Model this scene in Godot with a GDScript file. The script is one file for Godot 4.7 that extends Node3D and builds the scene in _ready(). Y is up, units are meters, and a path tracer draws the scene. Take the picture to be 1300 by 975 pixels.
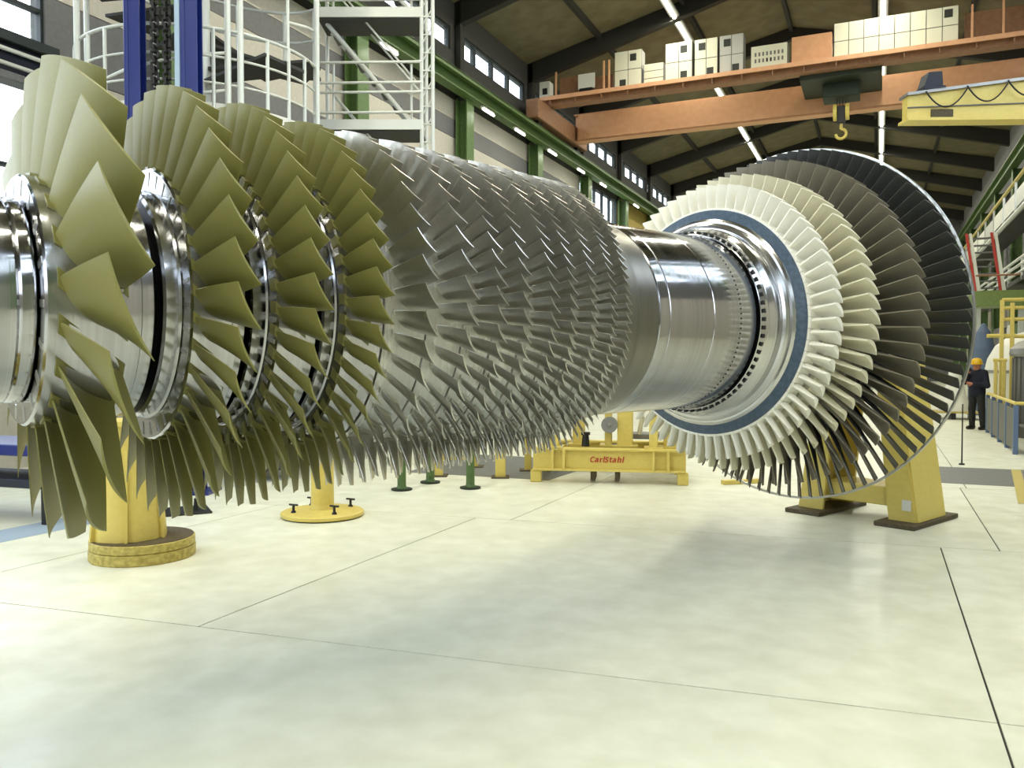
extends Node3D

var used := {}
var M := {}
var rng := RandomNumberGenerator.new()

# ---------------------------------------------------------------- helpers
func numbered(n: String) -> String:
	var k: int = used.get(n, 0)
	used[n] = k + 1
	return n if k == 0 else "%s_%03d" % [n, k]

func new_st() -> SurfaceTool:
	var st := SurfaceTool.new()
	st.begin(Mesh.PRIMITIVE_TRIANGLES)
	return st

func tri(st: SurfaceTool, a: Vector3, b: Vector3, c: Vector3) -> void:
	st.add_vertex(a); st.add_vertex(b); st.add_vertex(c)

func quad(st: SurfaceTool, a: Vector3, b: Vector3, c: Vector3, d: Vector3) -> void:
	tri(st, a, b, c); tri(st, a, c, d)

func flat(st: SurfaceTool) -> void:
	st.set_smooth_group(-1)

# box with optional chamfer; front faces clockwise
func box(st: SurfaceTool, c: Vector3, size: Vector3, bas := Basis(), bev := 0.0) -> void:
	flat(st)
	var h := size * 0.5
	if bev <= 0.0:
		var p := []
		for i in 8:
			p.append(c + bas * Vector3(h.x if i & 1 else -h.x, h.y if i & 2 else -h.y, h.z if i & 4 else -h.z))
		for f in [[0, 2, 3, 1], [4, 5, 7, 6], [0, 4, 6, 2], [1, 3, 7, 5], [0, 1, 5, 4], [2, 6, 7, 3]]:
			quad(st, p[f[3]], p[f[2]], p[f[1]], p[f[0]])
		return
	var b: float = min(bev, min(h.x, min(h.y, h.z)) * 0.9)
	# each corner has three points, one per face axis
	var q := {}
	for i in 8:
		var s := Vector3(1.0 if i & 1 else -1.0, 1.0 if i & 2 else -1.0, 1.0 if i & 4 else -1.0)
		for ax in 3:
			var v := Vector3(h.x - b, h.y - b, h.z - b)
			v[ax] = h[ax]
			q[i * 3 + ax] = c + bas * (v * s)
	var out := func(pts: Array):
		var n: Vector3 = (pts[1] - pts[0]).cross(pts[2] - pts[0])
		var mid := Vector3.ZERO
		for x in pts:
			mid += x
		mid /= pts.size()
		if n.dot(mid - c) > 0.0:
			pts.reverse()
		if pts.size() == 3:
			tri(st, pts[0], pts[1], pts[2])
		else:
			quad(st, pts[0], pts[1], pts[2], pts[3])
	for f in [[0, 2, 3, 1, 2], [4, 5, 7, 6, 2], [0, 4, 6, 2, 0], [1, 3, 7, 5, 0], [0, 1, 5, 4, 1], [2, 6, 7, 3, 1]]:
		out.call([q[f[0] * 3 + f[4]], q[f[1] * 3 + f[4]], q[f[2] * 3 + f[4]], q[f[3] * 3 + f[4]]])
	for ax in 3:
		var o1 := (ax + 1) % 3
		var o2 := (ax + 2) % 3
		for k in 4:
			var i := 0
			if k & 1: i |= 1 << o1
			if k & 2: i |= 1 << o2
			var j := i | (1 << ax)
			out.call([q[i * 3 + o1], q[j * 3 + o1], q[j * 3 + o2], q[i * 3 + o2]])
	for i in 8:
		out.call([q[i * 3], q[i * 3 + 1], q[i * 3 + 2]])

# tapered cylinder between two points
func cyl(st: SurfaceTool, p0: Vector3, p1: Vector3, r0: float, r1: float, n := 12, caps := true) -> void:
	var a := (p1 - p0).normalized()
	var u := a.cross(Vector3.UP if abs(a.y) < 0.9 else Vector3.RIGHT).normalized()
	var v := a.cross(u)
	st.set_smooth_group(1)
	for i in n:
		var t0: float = TAU * i / n
		var t1: float = TAU * (i + 1) / n
		var d0 := u * cos(t0) + v * sin(t0)
		var d1 := u * cos(t1) + v * sin(t1)
		quad(st, p0 + d0 * r0, p1 + d0 * r1, p1 + d1 * r1, p0 + d1 * r0)
	if caps:
		flat(st)
		for i in n:
			var t0: float = TAU * i / n
			var t1: float = TAU * (i + 1) / n
			var d0 := u * cos(t0) + v * sin(t0)
			var d1 := u * cos(t1) + v * sin(t1)
			if r0 > 0.0005: tri(st, p0, p0 + d0 * r0, p0 + d1 * r0)
			if r1 > 0.0005: tri(st, p1, p1 + d1 * r1, p1 + d0 * r1)

func tube(st: SurfaceTool, pts: Array, r: float, n := 8) -> void:
	for i in pts.size() - 1:
		cyl(st, pts[i], pts[i + 1], r, r, n, i == 0 or i == pts.size() - 2)

# surface of revolution about the local x axis (prof: Vector2(x, r)) with uv = (x, turn)
func lathe(st: SurfaceTool, prof: Array, n := 96) -> void:
	for k in prof.size() - 1:
		var a: Vector2 = prof[k]
		var b: Vector2 = prof[k + 1]
		if a.distance_to(b) < 1e-6: continue
		st.set_smooth_group(10 + k)
		for i in n:
			var t0: float = TAU * i / n
			var t1: float = TAU * (i + 1) / n
			var p := [Vector3(a.x, a.y * sin(t0), a.y * cos(t0)), Vector3(a.x, a.y * sin(t1), a.y * cos(t1)), Vector3(b.x, b.y * sin(t1), b.y * cos(t1)), Vector3(b.x, b.y * sin(t0), b.y * cos(t0))]
			var ua := a.x + a.y
			var ub := b.x + b.y
			var uv := [Vector2(ua, t0 / TAU), Vector2(ua, t1 / TAU), Vector2(ub, t1 / TAU), Vector2(ub, t0 / TAU)]
			for j in ([0, 1, 2, 0, 2, 3] if a.y > 1e-5 and b.y > 1e-5 else ([0, 2, 3] if a.y <= 1e-5 else [0, 1, 2])):
				st.set_uv(uv[j]); st.add_vertex(p[j])

# surface of revolution about a vertical axis (prof: Vector2(r, y))
func lathe_y(st: SurfaceTool, prof: Array, c: Vector3, n := 40) -> void:
	for k in prof.size() - 1:
		var a: Vector2 = prof[k]
		var b: Vector2 = prof[k + 1]
		st.set_smooth_group(10 + k)
		for i in n:
			var t0: float = TAU * i / n
			var t1: float = TAU * (i + 1) / n
			var p0 := c + Vector3(a.x * cos(t0), a.y, a.x * sin(t0))
			var p1 := c + Vector3(a.x * cos(t1), a.y, a.x * sin(t1))
			var p2 := c + Vector3(b.x * cos(t1), b.y, b.x * sin(t1))
			var p3 := c + Vector3(b.x * cos(t0), b.y, b.x * sin(t0))
			if a.x > 1e-5: tri(st, p0, p1, p2)
			if b.x > 1e-5: tri(st, p0, p2, p3)

# prism: convex outline in the x-y plane swept along z, placed by a basis
func prism(st: SurfaceTool, outline: Array, z0: float, z1: float, o: Vector3, bas := Basis()) -> void:
	flat(st)
	var n := outline.size()
	var area := 0.0
	for i in n:
		area += outline[i].cross(outline[(i + 1) % n])
	if (area < 0.0) != (z1 < z0):
		outline = outline.duplicate()
		outline.reverse()
	for i in n:
		var a: Vector2 = outline[i]
		var b: Vector2 = outline[(i + 1) % n]
		quad(st, o + bas * Vector3(a.x, a.y, z0), o + bas * Vector3(a.x, a.y, z1), o + bas * Vector3(b.x, b.y, z1), o + bas * Vector3(b.x, b.y, z0))
	for i in range(1, n - 1):
		var a: Vector2 = outline[0]
		var b: Vector2 = outline[i]
		var c: Vector2 = outline[i + 1]
		tri(st, o + bas * Vector3(a.x, a.y, z0), o + bas * Vector3(b.x, b.y, z0), o + bas * Vector3(c.x, c.y, z0))
		tri(st, o + bas * Vector3(c.x, c.y, z1), o + bas * Vector3(b.x, b.y, z1), o + bas * Vector3(a.x, a.y, z1))

func finish(st: SurfaceTool) -> ArrayMesh:
	st.generate_normals()
	return st.commit()

func node_of(mesh: Mesh, called: String, mat: Material, parent: Node) -> MeshInstance3D:
	var o := MeshInstance3D.new()
	o.mesh = mesh
	o.material_override = mat
	o.cast_shadow = GeometryInstance3D.SHADOW_CASTING_SETTING_ON
	if parent == self:
		o.name = numbered(called)
		add_child(o)
	else:
		o.name = called
		parent.add_child(o, true)
	return o

func part(st: SurfaceTool, called: String, mat: Material, parent: Node) -> MeshInstance3D:
	return node_of(finish(st), called, mat, parent)

func tag(o: Node, label: String, category: String, group := "") -> void:
	o.set_meta("label", label)
	o.set_meta("category", category)
	if group: o.set_meta("group", group)

func thing(called: String, label: String, category: String, at := Vector3.ZERO, turn := 0.0, group := "") -> Node3D:
	var o := Node3D.new()
	o.name = numbered(called)
	add_child(o)
	o.position = at
	o.rotation.y = turn
	tag(o, label, category, group)
	return o

func setting(called: String) -> Node3D:
	var o := Node3D.new()
	o.name = called
	add_child(o)
	o.set_meta("kind", "structure")
	return o

func W(lat: float, h: float, fwd: float) -> Vector3:
	return Vector3(lat, h, -fwd)

# ---------------------------------------------------------------- materials
func mat(col: Color, rough := 0.6, metal := 0.0) -> StandardMaterial3D:
	var m := StandardMaterial3D.new()
	m.albedo_color = col
	m.roughness = rough
	m.metallic = metal
	return m

func noise_tex(freq: float, lo: Color, hi: Color, seed_: int, size := 512, octaves := 4) -> ImageTexture:
	var n := FastNoiseLite.new()
	n.seed = seed_
	n.frequency = freq
	n.fractal_octaves = octaves
	var src := n.get_seamless_image(size, size)
	src.convert(Image.FORMAT_RGB8)
	var img := Image.create(size, size, false, Image.FORMAT_RGB8)
	for y in size:
		for x in size:
			img.set_pixel(x, y, lo.lerp(hi, src.get_pixel(x, y).r))
	return ImageTexture.create_from_image(img)

func grained(col: Color, spread: float, rough: float, metal: float, scale: float, freq := 0.02, seed_ := 1) -> StandardMaterial3D:
	var m := mat(Color.WHITE, rough, metal)
	m.albedo_texture = noise_tex(freq, col.darkened(spread), col.lightened(spread * 0.6), seed_, 256)
	m.uv1_triplanar = true
	m.uv1_world_triplanar = true
	m.uv1_scale = Vector3.ONE * scale
	return m

# turning marks: lines that run round the axis
func turned(col: Color, r0: float, r1: float, seed_: int) -> StandardMaterial3D:
	rng.seed = seed_
	var w := 1024
	var ro := Image.create(w, 4, false, Image.FORMAT_RGB8)
	var al := Image.create(w, 4, false, Image.FORMAT_RGB8)
	var slow := 0.5
	for x in w:
		slow = clamp(slow + rng.randf_range(-0.12, 0.12), 0.0, 1.0)
		var v := clampf(0.6 * slow + 0.4 * rng.randf(), 0.0, 1.0)
		var r := lerpf(r0, r1, v)
		var c := col.darkened(0.12 * v)
		for y in 4:
			ro.set_pixel(x, y, Color(r, r, r))
			al.set_pixel(x, y, c)
	var m := mat(Color.WHITE, 1.0, 1.0)
	m.roughness_texture = ImageTexture.create_from_image(ro)
	m.albedo_texture = ImageTexture.create_from_image(al)
	m.uv1_scale = Vector3(1.0, 1.0, 1.0)
	return m

func glow(col: Color, e: float) -> StandardMaterial3D:
	var m := mat(Color(0.9, 0.9, 0.9), 0.5)
	m.emission_enabled = true
	m.emission = col
	m.emission_energy_multiplier = e
	return m

func make_materials() -> void:
	M.floor = mat(Color.WHITE, 0.34)
	M.floor.albedo_texture = noise_tex(0.016, Color(0.82, 0.825, 0.745), Color(0.895, 0.90, 0.835), 7, 1024, 7)
	M.floor.roughness_texture = noise_tex(0.02, Color(0.28, 0.28, 0.28), Color(0.6, 0.6, 0.6), 9, 512, 5)
	M.floor.roughness = 1.0
	M.floor.uv1_triplanar = true
	M.floor.uv1_world_triplanar = true
	M.floor.uv1_scale = Vector3.ONE * 0.17
	M.joint = mat(Color(0.20, 0.20, 0.18), 0.9)
	M.olive = grained(Color(0.515, 0.50, 0.27), 0.03, 0.42, 0.0, 3.0, 0.05, 3)
	M.olive.metallic_specular = 0.5
	M.steel = turned(Color(0.72, 0.72, 0.73), 0.06, 0.22, 11)
	M.steel_b = turned(Color(0.78, 0.78, 0.77), 0.22, 0.40, 12)
	M.dull = turned(Color(0.55, 0.54, 0.51), 0.30, 0.44, 13)
	M.dark_steel = mat(Color(0.10, 0.10, 0.10), 0.55, 0.6)
	M.blade = grained(Color(0.80, 0.79, 0.755), 0.07, 0.29, 0.93, 5.0, 0.03, 4)
	M.rear_blade = M.blade
	M.chrome = turned(Color(0.82, 0.82, 0.82), 0.10, 0.24, 15)
	M.film = grained(Color(0.21, 0.29, 0.37), 0.18, 0.35, 0.0, 4.0, 0.02, 5)
	M.t1 = grained(Color(0.925, 0.915, 0.865), 0.03, 0.6, 0.0, 5.0, 0.05, 6)
	M.t2 = grained(Color(0.87, 0.85, 0.75), 0.05, 0.6, 0.0, 5.0, 0.05, 7)
	M.t3 = grained(Color(0.50, 0.475, 0.41), 0.06, 0.5, 0.1, 5.0, 0.05, 8)
	M.t4 = grained(Color(0.24, 0.245, 0.24), 0.06, 0.42, 0.2, 5.0, 0.05, 9)
	M.rim = mat(Color(0.66, 0.66, 0.64), 0.3, 1.0)
	M.yellow = grained(Color(0.85, 0.77, 0.40), 0.05, 0.45, 0.0, 1.5, 0.03, 10)
	M.yellow_worn = grained(Color(0.78, 0.70, 0.32), 0.28, 0.55, 0.0, 2.5, 0.03, 14)
	M.rust = grained(Color(0.30, 0.25, 0.14), 0.25, 0.7, 0.0, 3.0, 0.04, 15)
	M.green = grained(Color(0.30, 0.41, 0.20), 0.08, 0.5, 0.0, 1.0, 0.03, 16)
	M.green_light = grained(Color(0.42, 0.50, 0.24), 0.06, 0.5, 0.0, 1.0, 0.03, 17)
	M.green_dark = mat(Color(0.09, 0.14, 0.07), 0.6)
	M.beige = grained(Color(0.74, 0.72, 0.67), 0.05, 0.8, 0.0, 0.6, 0.05, 18)
	M.grey = grained(Color(0.42, 0.42, 0.42), 0.05, 0.8, 0.0, 0.6, 0.05, 19)
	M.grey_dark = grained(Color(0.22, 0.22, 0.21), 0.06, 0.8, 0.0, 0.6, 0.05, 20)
	M.roof = grained(Color(0.42, 0.39, 0.28), 0.12, 0.85, 0.0, 0.15, 0.03, 21)
	M.rafter = mat(Color(0.13, 0.125, 0.10), 0.7)
	M.wall_yellow = grained(Color(0.62, 0.55, 0.25), 0.1, 0.8, 0.0, 0.4, 0.04, 22)
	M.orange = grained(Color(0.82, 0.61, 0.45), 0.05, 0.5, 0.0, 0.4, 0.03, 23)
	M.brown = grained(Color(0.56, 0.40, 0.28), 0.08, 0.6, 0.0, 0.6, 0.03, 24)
	M.white = mat(Color(0.85, 0.85, 0.81), 0.5)
	M.cabinet = mat(Color(0.82, 0.82, 0.74), 0.5)
	M.galv = mat(Color(0.80, 0.81, 0.78), 0.4, 0.25)
	M.black = mat(Color(0.035, 0.035, 0.035), 0.5)
	M.vent = mat(Color(0.16, 0.17, 0.15), 0.7)
	M.blue = mat(Color(0.055, 0.13, 0.42), 0.35)
	M.blue_light = mat(Color(0.62, 0.70, 0.78), 0.4)
	M.navy = mat(Color(0.06, 0.09, 0.16), 0.6)
	M.blue_paint = mat(Color(0.34, 0.42, 0.55), 0.5)
	M.floor_blue = mat(Color(0.60, 0.67, 0.74), 0.5)
	M.red = mat(Color(0.70, 0.20, 0.15), 0.5)
	M.grey_metal = mat(Color(0.55, 0.55, 0.54), 0.4, 0.7)
	M.mesh_grey = mat(Color(0.42, 0.42, 0.39), 0.6, 0.2)
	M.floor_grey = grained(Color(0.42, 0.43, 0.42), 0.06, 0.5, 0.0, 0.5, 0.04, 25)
	M.frame = mat(Color(0.10, 0.14, 0.14), 0.6)
	M.pane = mat(Color(0.93, 0.97, 1.0, 0.06), 0.05)
	M.pane.transparency = BaseMaterial3D.TRANSPARENCY_ALPHA
	M.tube = glow(Color(1.0, 1.0, 0.93), 5.0)
	M.lamp_body = mat(Color(0.7, 0.7, 0.68), 0.5)
	M.skin = mat(Color(0.72, 0.48, 0.36), 0.55)
	M.jacket = mat(Color(0.035, 0.055, 0.14), 0.8)
	M.trousers = mat(Color(0.12, 0.12, 0.12), 0.85)
	M.helmet = mat(Color(0.85, 0.68, 0.08), 0.3)
	M.tarp = mat(Color(0.34, 0.40, 0.50), 0.7)
	M.line_yellow = mat(Color(0.72, 0.66, 0.36), 0.6)

# ---------------------------------------------------------------- light, sky, camera
func make_view() -> void:
	var cam := Camera3D.new()
	cam.name = "camera"
	cam.fov = 2.0 * rad_to_deg(atan(487.5 / 1050.0))
	cam.position = Vector3(0, 1.72, 0)
	cam.rotation_degrees = Vector3(-1.65, 23.9, 0)
	cam.far = 300.0
	add_child(cam)
	cam.current = true
	var env := Environment.new()
	env.tonemap_mode = Environment.TONE_MAPPER_LINEAR
	env.tonemap_exposure = 1.13
	env.background_mode = Environment.BG_SKY
	var sm := ProceduralSkyMaterial.new()
	sm.sky_top_color = Color(0.88, 0.94, 1.0)
	sm.sky_horizon_color = Color(0.95, 0.975, 1.0)
	sm.ground_bottom_color = Color(0.45, 0.47, 0.46)
	sm.ground_horizon_color = Color(0.75, 0.8, 0.82)
	sm.energy_multiplier = 6.0
	var sky := Sky.new()
	sky.sky_material = sm
	env.sky = sky
	env.sdfgi_enabled = true
	env.ssao_enabled = true
	env.ssil_enabled = true
	var we := WorldEnvironment.new()
	we.environment = env
	add_child(we)

const LAMP_ENERGY := 26.0

func make_lamps() -> void:
	# continuous rows of tube luminaires under the roof
	var k := 0
	for row in [[-6.8, "left roof slope"], [0.0, "right roof slope"]]:
		for i in 14:
			var f: float = -12.0 + 6.0 * i
			var o := thing("ceiling_lamp", "long white tube luminaire in the continuous row under the " + row[1], "lamp", W(row[0], 13.95, f + 3.0), 0.0, "tube luminaires under the " + row[1])
			var st := new_st()
			box(st, Vector3(0, 0.06, 0), Vector3(0.34, 0.10, 5.9), Basis(), 0.02)
			part(st, "housing", M.lamp_body, o)
			st = new_st()
			cyl(st, Vector3(0, 0, -2.9), Vector3(0, 0, 2.9), 0.075, 0.075, 10)
			part(st, "tube", M.tube, o)
			for z in [-2.0, 2.0]:
				st = new_st()
				cyl(st, Vector3(0, 0.1, z), Vector3(0, 0.5, z), 0.012, 0.012, 6)
				part(st, "hanger", M.lamp_body, o)
			var l := AreaLight3D.new()
			l.name = "light"
			l.area_size = Vector2(0.3, 5.8)
			l.light_energy = LAMP_ENERGY
			l.light_color = Color(1.0, 0.985, 0.90)
			l.area_range = 60.0
			l.shadow_enabled = true
			l.rotation_degrees.x = -90
			l.position.y = -0.10
			o.add_child(l)
			k += 1

# ---------------------------------------------------------------- the hall
func make_floor() -> void:
	var fl := setting("floor")
	var st := new_st()
	box(st, W(-3.4, -0.16, 29.0), Vector3(19.4, 0.3, 94.0))
	part(st, "joint_bed", M.joint, fl)
	var g := 0.006
	var skew := 0.10
	for k in range(-4, 8):
		var f0 := 4.42 + 4.03 * k
		var f1 := f0 + 4.03
		var xs: Array = [-13.0, -8.6, -4.0, 0.54, 6.2] if k != 1 else [-13.0, -8.2, -3.6, 1.02, 6.2]
		if k == 0: xs = [-13.0, -10.5, -6.5, -4.0, 0.54, 6.2]
		elif k < 0: xs = [-13.0, -8.9, 0.54, 6.2]
		elif k > 1: xs = [-13.0, -8.0, -3.4, 1.1, 6.2]
		for i in xs.size() - 1:
			var a: float = xs[i] + g
			var b: float = xs[i + 1] - g
			st = new_st()
			var o := [Vector2(a, -(f0 + g + skew * a)), Vector2(b, -(f0 + g + skew * b)), Vector2(b, -(f1 - g + skew * b)), Vector2(a, -(f1 - g + skew * a))]
			prism(st, o, 0.0, 0.012, Vector3(0, 0.0, 0), Basis(Vector3(1, 0, 0), Vector3(0, 0, 1), Vector3(0, -1, 0)))
			part(st, "slab", M.floor, fl)
	st = new_st()
	var fz := 4.42 + 4.03 * 8
	prism(st, [Vector2(-13, -(fz - 1.3)), Vector2(6.2, -(fz + 0.62)), Vector2(6.2, -75), Vector2(-13, -75)], 0.0, 0.012, Vector3.ZERO, Basis(Vector3(1, 0, 0), Vector3(0, 0, 1), Vector3(0, -1, 0)))
	part(st, "far_slab", M.floor, fl)
	# painted markings
	st = new_st()
	prism(st, [Vector2(0.62, -13.0), Vector2(6.0, -13.0), Vector2(6.0, -15.3), Vector2(0.62, -14.95)], -0.0006, -0.003, Vector3.ZERO, Basis(Vector3(1, 0, 0), Vector3(0, 0, 1), Vector3(0, -1, 0)))
	part(st, "grey_strip", M.floor_grey, fl)
	st = new_st()
	prism(st, [Vector2(1.55, -11.5), Vector2(1.68, -11.5), Vector2(2.05, -15.0), Vector2(1.92, -15.0)], -0.0034, -0.005, Vector3.ZERO, Basis(Vector3(1, 0, 0), Vector3(0, 0, 1), Vector3(0, -1, 0)))
	part(st, "yellow_line", M.line_yellow, fl)
	st = new_st()
	prism(st, [Vector2(-8.1, -3.0), Vector2(-7.55, -3.0), Vector2(-7.55, -6.6), Vector2(-8.1, -6.6)], -0.0006, -0.003, Vector3.ZERO, Basis(Vector3(1, 0, 0), Vector3(0, 0, 1), Vector3(0, -1, 0)))
	part(st, "blue_area", M.floor_blue, fl)
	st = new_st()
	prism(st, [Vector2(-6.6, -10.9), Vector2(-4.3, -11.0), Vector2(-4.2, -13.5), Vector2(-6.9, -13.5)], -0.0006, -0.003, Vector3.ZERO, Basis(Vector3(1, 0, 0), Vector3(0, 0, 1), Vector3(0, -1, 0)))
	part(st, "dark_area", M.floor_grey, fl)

func panel_x(st: SurfaceTool, x: float, h0: float, h1: float, f0: float, f1: float, t := 0.2) -> void:
	box(st, W(x, (h0 + h1) * 0.5, (f0 + f1) * 0.5), Vector3(t, h1 - h0, f1 - f0))

func glazed(n: int, x: float, h0: float, h1: float, f0: float, f1: float, cols: int, rows: int, bar := 0.09) -> void:
	var w := setting("window_%d" % n)
	var st := new_st()
	for i in cols + 1:
		var f := lerpf(f0, f1, float(i) / cols)
		box(st, W(x, (h0 + h1) * 0.5, f), Vector3(0.14, h1 - h0, bar))
	for j in rows + 1:
		var h := lerpf(h0, h1, float(j) / rows)
		box(st, W(x, h, (f0 + f1) * 0.5), Vector3(0.12, bar * 0.7, f1 - f0))
	part(st, "window_frame", M.frame, w)
	for i in cols:
		for j in rows:
			st = new_st()
			var a := lerpf(f0, f1, float(i) / cols) + bar * 0.5
			var b := lerpf(f0, f1, float(i + 1) / cols) - bar * 0.5
			var c := lerpf(h0, h1, float(j) / rows) + bar * 0.35
			var d := lerpf(h0, h1, float(j + 1) / rows) - bar * 0.35
			box(st, W(x - 0.02, (c + d) * 0.5, (a + b) * 0.5), Vector3(0.008, d - c, b - a))
			part(st, "pane", M.pane, w)

func make_walls() -> void:
	var wl := setting("wall_left")
	var bands := [[0.0, 6.5, "beige"], [6.5, 7.67, "grey"], [7.67, 8.83, "beige"], [8.83, 9.4, "grey"], [9.4, 10.05, "beige"], [10.05, 11.55, "grey_dark"]]  # topmost band: the shade on the upper wall is put into its dark grey
	var n := 1
	for k in range(-4, 12):
		var f0 := 5.8 + 6.0 * k
		var f1 := f0 + 6.0
		var tall: bool = k in [-3, -2, -1, 5]
		var a := f0
		if k == 0:
			a = 9.4
		var bb := bands
		if tall:
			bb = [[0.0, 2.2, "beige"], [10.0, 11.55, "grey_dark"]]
		if k in [6, 7]:
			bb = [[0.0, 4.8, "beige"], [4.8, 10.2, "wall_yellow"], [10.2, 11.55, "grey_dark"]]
		for b in bb:
			var st := new_st()
			panel_x(st, -12.6, b[0] + 0.008, b[1] - 0.008, a + 0.01, f1 - 0.01)
			part(st, "panel", M[b[2]], wl)
		if k == 0:
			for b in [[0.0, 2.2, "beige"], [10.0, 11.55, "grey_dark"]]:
				var st := new_st()
				panel_x(st, -12.6, b[0], b[1], f0, a)
				part(st, "panel", M[b[2]], wl)
			glazed(n, -12.62, 2.2, 10.0, f0, a, 3, 6); n += 1
		if tall:
			glazed(n, -12.62, 2.2, 10.0, f0, f1, 5, 6); n += 1
		var st2 := new_st()
		panel_x(st2, -12.6, 12.28, 13.1, f0, f1)
		panel_x(st2, -12.6, 11.55, 12.28, f1 - 0.4, f1)
		part(st2, "top_panel", M.grey_dark, wl)  # dark tone holds the shade round the high windows
		glazed(n, -12.62, 11.55, 12.28, f0 + 0.02, f1 - 0.4, 4, 1, 0.17); n += 1
	# outer skin behind the panels closes the joints
	var sk := new_st()
	for k in range(-4, 12):
		var f0 := 5.8 + 6.0 * k
		var f1 := f0 + 6.0
		if k in [-3, -2, -1, 5]:
			panel_x(sk, -12.78, 0, 2.2, f0, f1, 0.14); panel_x(sk, -12.78, 10.0, 11.55, f0, f1, 0.14)
		elif k == 0:
			panel_x(sk, -12.78, 0, 2.2, f0, 9.4, 0.14); panel_x(sk, -12.78, 10.0, 11.55, f0, 9.4, 0.14); panel_x(sk, -12.78, 0, 11.55, 9.4, f1, 0.14)
		else:
			panel_x(sk, -12.78, 0, 11.55, f0, f1, 0.14)
		panel_x(sk, -12.78, 12.28, 13.2, f0, f1, 0.14)
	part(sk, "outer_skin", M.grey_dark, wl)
	var wr := setting("wall_right")
	for k in range(-4, 12):
		var f0 := 5.8 + 6.0 * k
		var has_fill_window: bool = k < 5  # windows out of view, made tall to add light from the camera side
		for b in ([[0.0, 4.5, "beige"], [4.5, 7.0, "grey"], [12.3, 13.1, "grey"]] if has_fill_window else [[0.0, 4.5, "beige"], [4.5, 9.3, "grey"], [9.3, 13.1, "grey"]]):
			var st := new_st()
			panel_x(st, 5.9, b[0] + 0.008, b[1] - 0.008, f0 + 0.01, f0 + 5.99)
			part(st, "panel", M[b[2]], wr)
		if has_fill_window:
			glazed(n, 5.92, 7.0, 12.3, f0 + 0.02, f0 + 5.98, 4, 4); n += 1
	var st := new_st()
	panel_x(st, 6.1, 0, 7.0, -18.2, 77.8, 0.16)
	panel_x(st, 6.1, 12.3, 13.2, -18.2, 77.8, 0.16)
	panel_x(st, 6.1, 7.0, 12.3, 35.8, 77.8, 0.16)
	part(st, "outer_skin", M.grey, wr)
	var wb := setting("wall_back")
	st = new_st()
	prism(st, [Vector2(-12.9, 0), Vector2(6.2, 0), Vector2(6.2, 4.0), Vector2(-12.9, 4.0)], 16.5, 16.8, Vector3.ZERO)
	part(st, "panel", M.beige, wb)
	st = new_st()
	prism(st, [Vector2(-12.9, 10.0), Vector2(6.2, 10.0), Vector2(6.2, 13.2), Vector2(-3.4, 15.7), Vector2(-12.9, 13.2)], 16.5, 16.8, Vector3.ZERO)
	part(st, "panel", M.grey, wb)
	var fill_window := setting("window_%d" % n)  # unseen window band added behind the camera to light the near floor
	n += 1
	st = new_st()
	for i in 13:
		box(st, Vector3(-12.6 + i * 18.5 / 12.0, 7.0, 16.65), Vector3(0.12, 6.0, 0.2))
	for j in 4:
		box(st, Vector3(-3.35, 4.0 + 2.0 * j, 16.65), Vector3(18.9, 0.10, 0.16))
	part(st, "window_frame", M.frame, fill_window)
	for i in 12:
		for j in 3:
			st = new_st()
			box(st, Vector3(-12.6 + (i + 0.5) * 18.5 / 12.0, 5.0 + 2.0 * j, 16.66), Vector3(18.5 / 12.0 - 0.13, 1.89, 0.008))
			part(st, "pane", M.pane, fill_window)
	for e in [["wall_front", -75.0, "grey"]]:
		var w := setting(e[0])
		st = new_st()
		prism(st, [Vector2(-12.9, 0), Vector2(6.2, 0), Vector2(6.2, 13.2), Vector2(-3.4, 15.7), Vector2(-12.9, 13.2)], e[1], e[1] + (0.3 if e[1] > 0 else -0.3), Vector3.ZERO)
		part(st, "panel", M[e[2]], w)

func roof_y(x: float) -> float:
	return 15.25 - abs(x + 3.4) * 0.235

func make_roof() -> void:
	var c := setting("ceiling")
	var xs := [-12.7, -9.6, -6.5, -3.4, -0.3, 2.8, 5.95]
	for k in range(-4, 12):
		var f0 := 5.8 + 6.0 * k
		for i in 6:
			var st := new_st()
			var a: float = xs[i] + 0.02
			var b: float = xs[i + 1] - 0.02
			prism(st, [Vector2(a, roof_y(a)), Vector2(b, roof_y(b)), Vector2(b, roof_y(b) + 0.1), Vector2(a, roof_y(a) + 0.1)], -(f0 + 0.02), -(f0 + 5.98), Vector3.ZERO)
			part(st, "panel", M.roof, c)
	var st := new_st()
	for s in [[-12.9, -3.4], [-3.4, 6.2]]:
		prism(st, [Vector2(s[0], roof_y(s[0]) + 0.11), Vector2(s[1], roof_y(s[1]) + 0.11), Vector2(s[1], roof_y(s[1]) + 0.3), Vector2(s[0], roof_y(s[0]) + 0.3)], 18.2, -77.8, Vector3.ZERO)
	part(st, "deck", M.rafter, c)
	for i in range(1, 6):
		st = new_st()
		var x: float = xs[i]
		box(st, W(x, roof_y(x) - 0.1, 29.8), Vector3(0.14, 0.22, 96.0))
		part(st, "purlin", M.rafter, c)
	for k in range(-4, 13):
		var f := 5.8 + 6.0 * k
		st = new_st()
		for s in [[-12.5, -3.4], [-3.4, 5.8]]:
			prism(st, [Vector2(s[0], roof_y(s[0]) - 0.75 + 0.25 * float(s[0] == -3.4)), Vector2(s[1], roof_y(s[1]) - 0.75 + 0.25 * float(s[1] == -3.4)), Vector2(s[1], roof_y(s[1]) - 0.01), Vector2(s[0], roof_y(s[0]) - 0.01)], -(f - 0.14), -(f + 0.14), Vector3.ZERO)
		part(st, "rafter", M.rafter, c)

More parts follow.
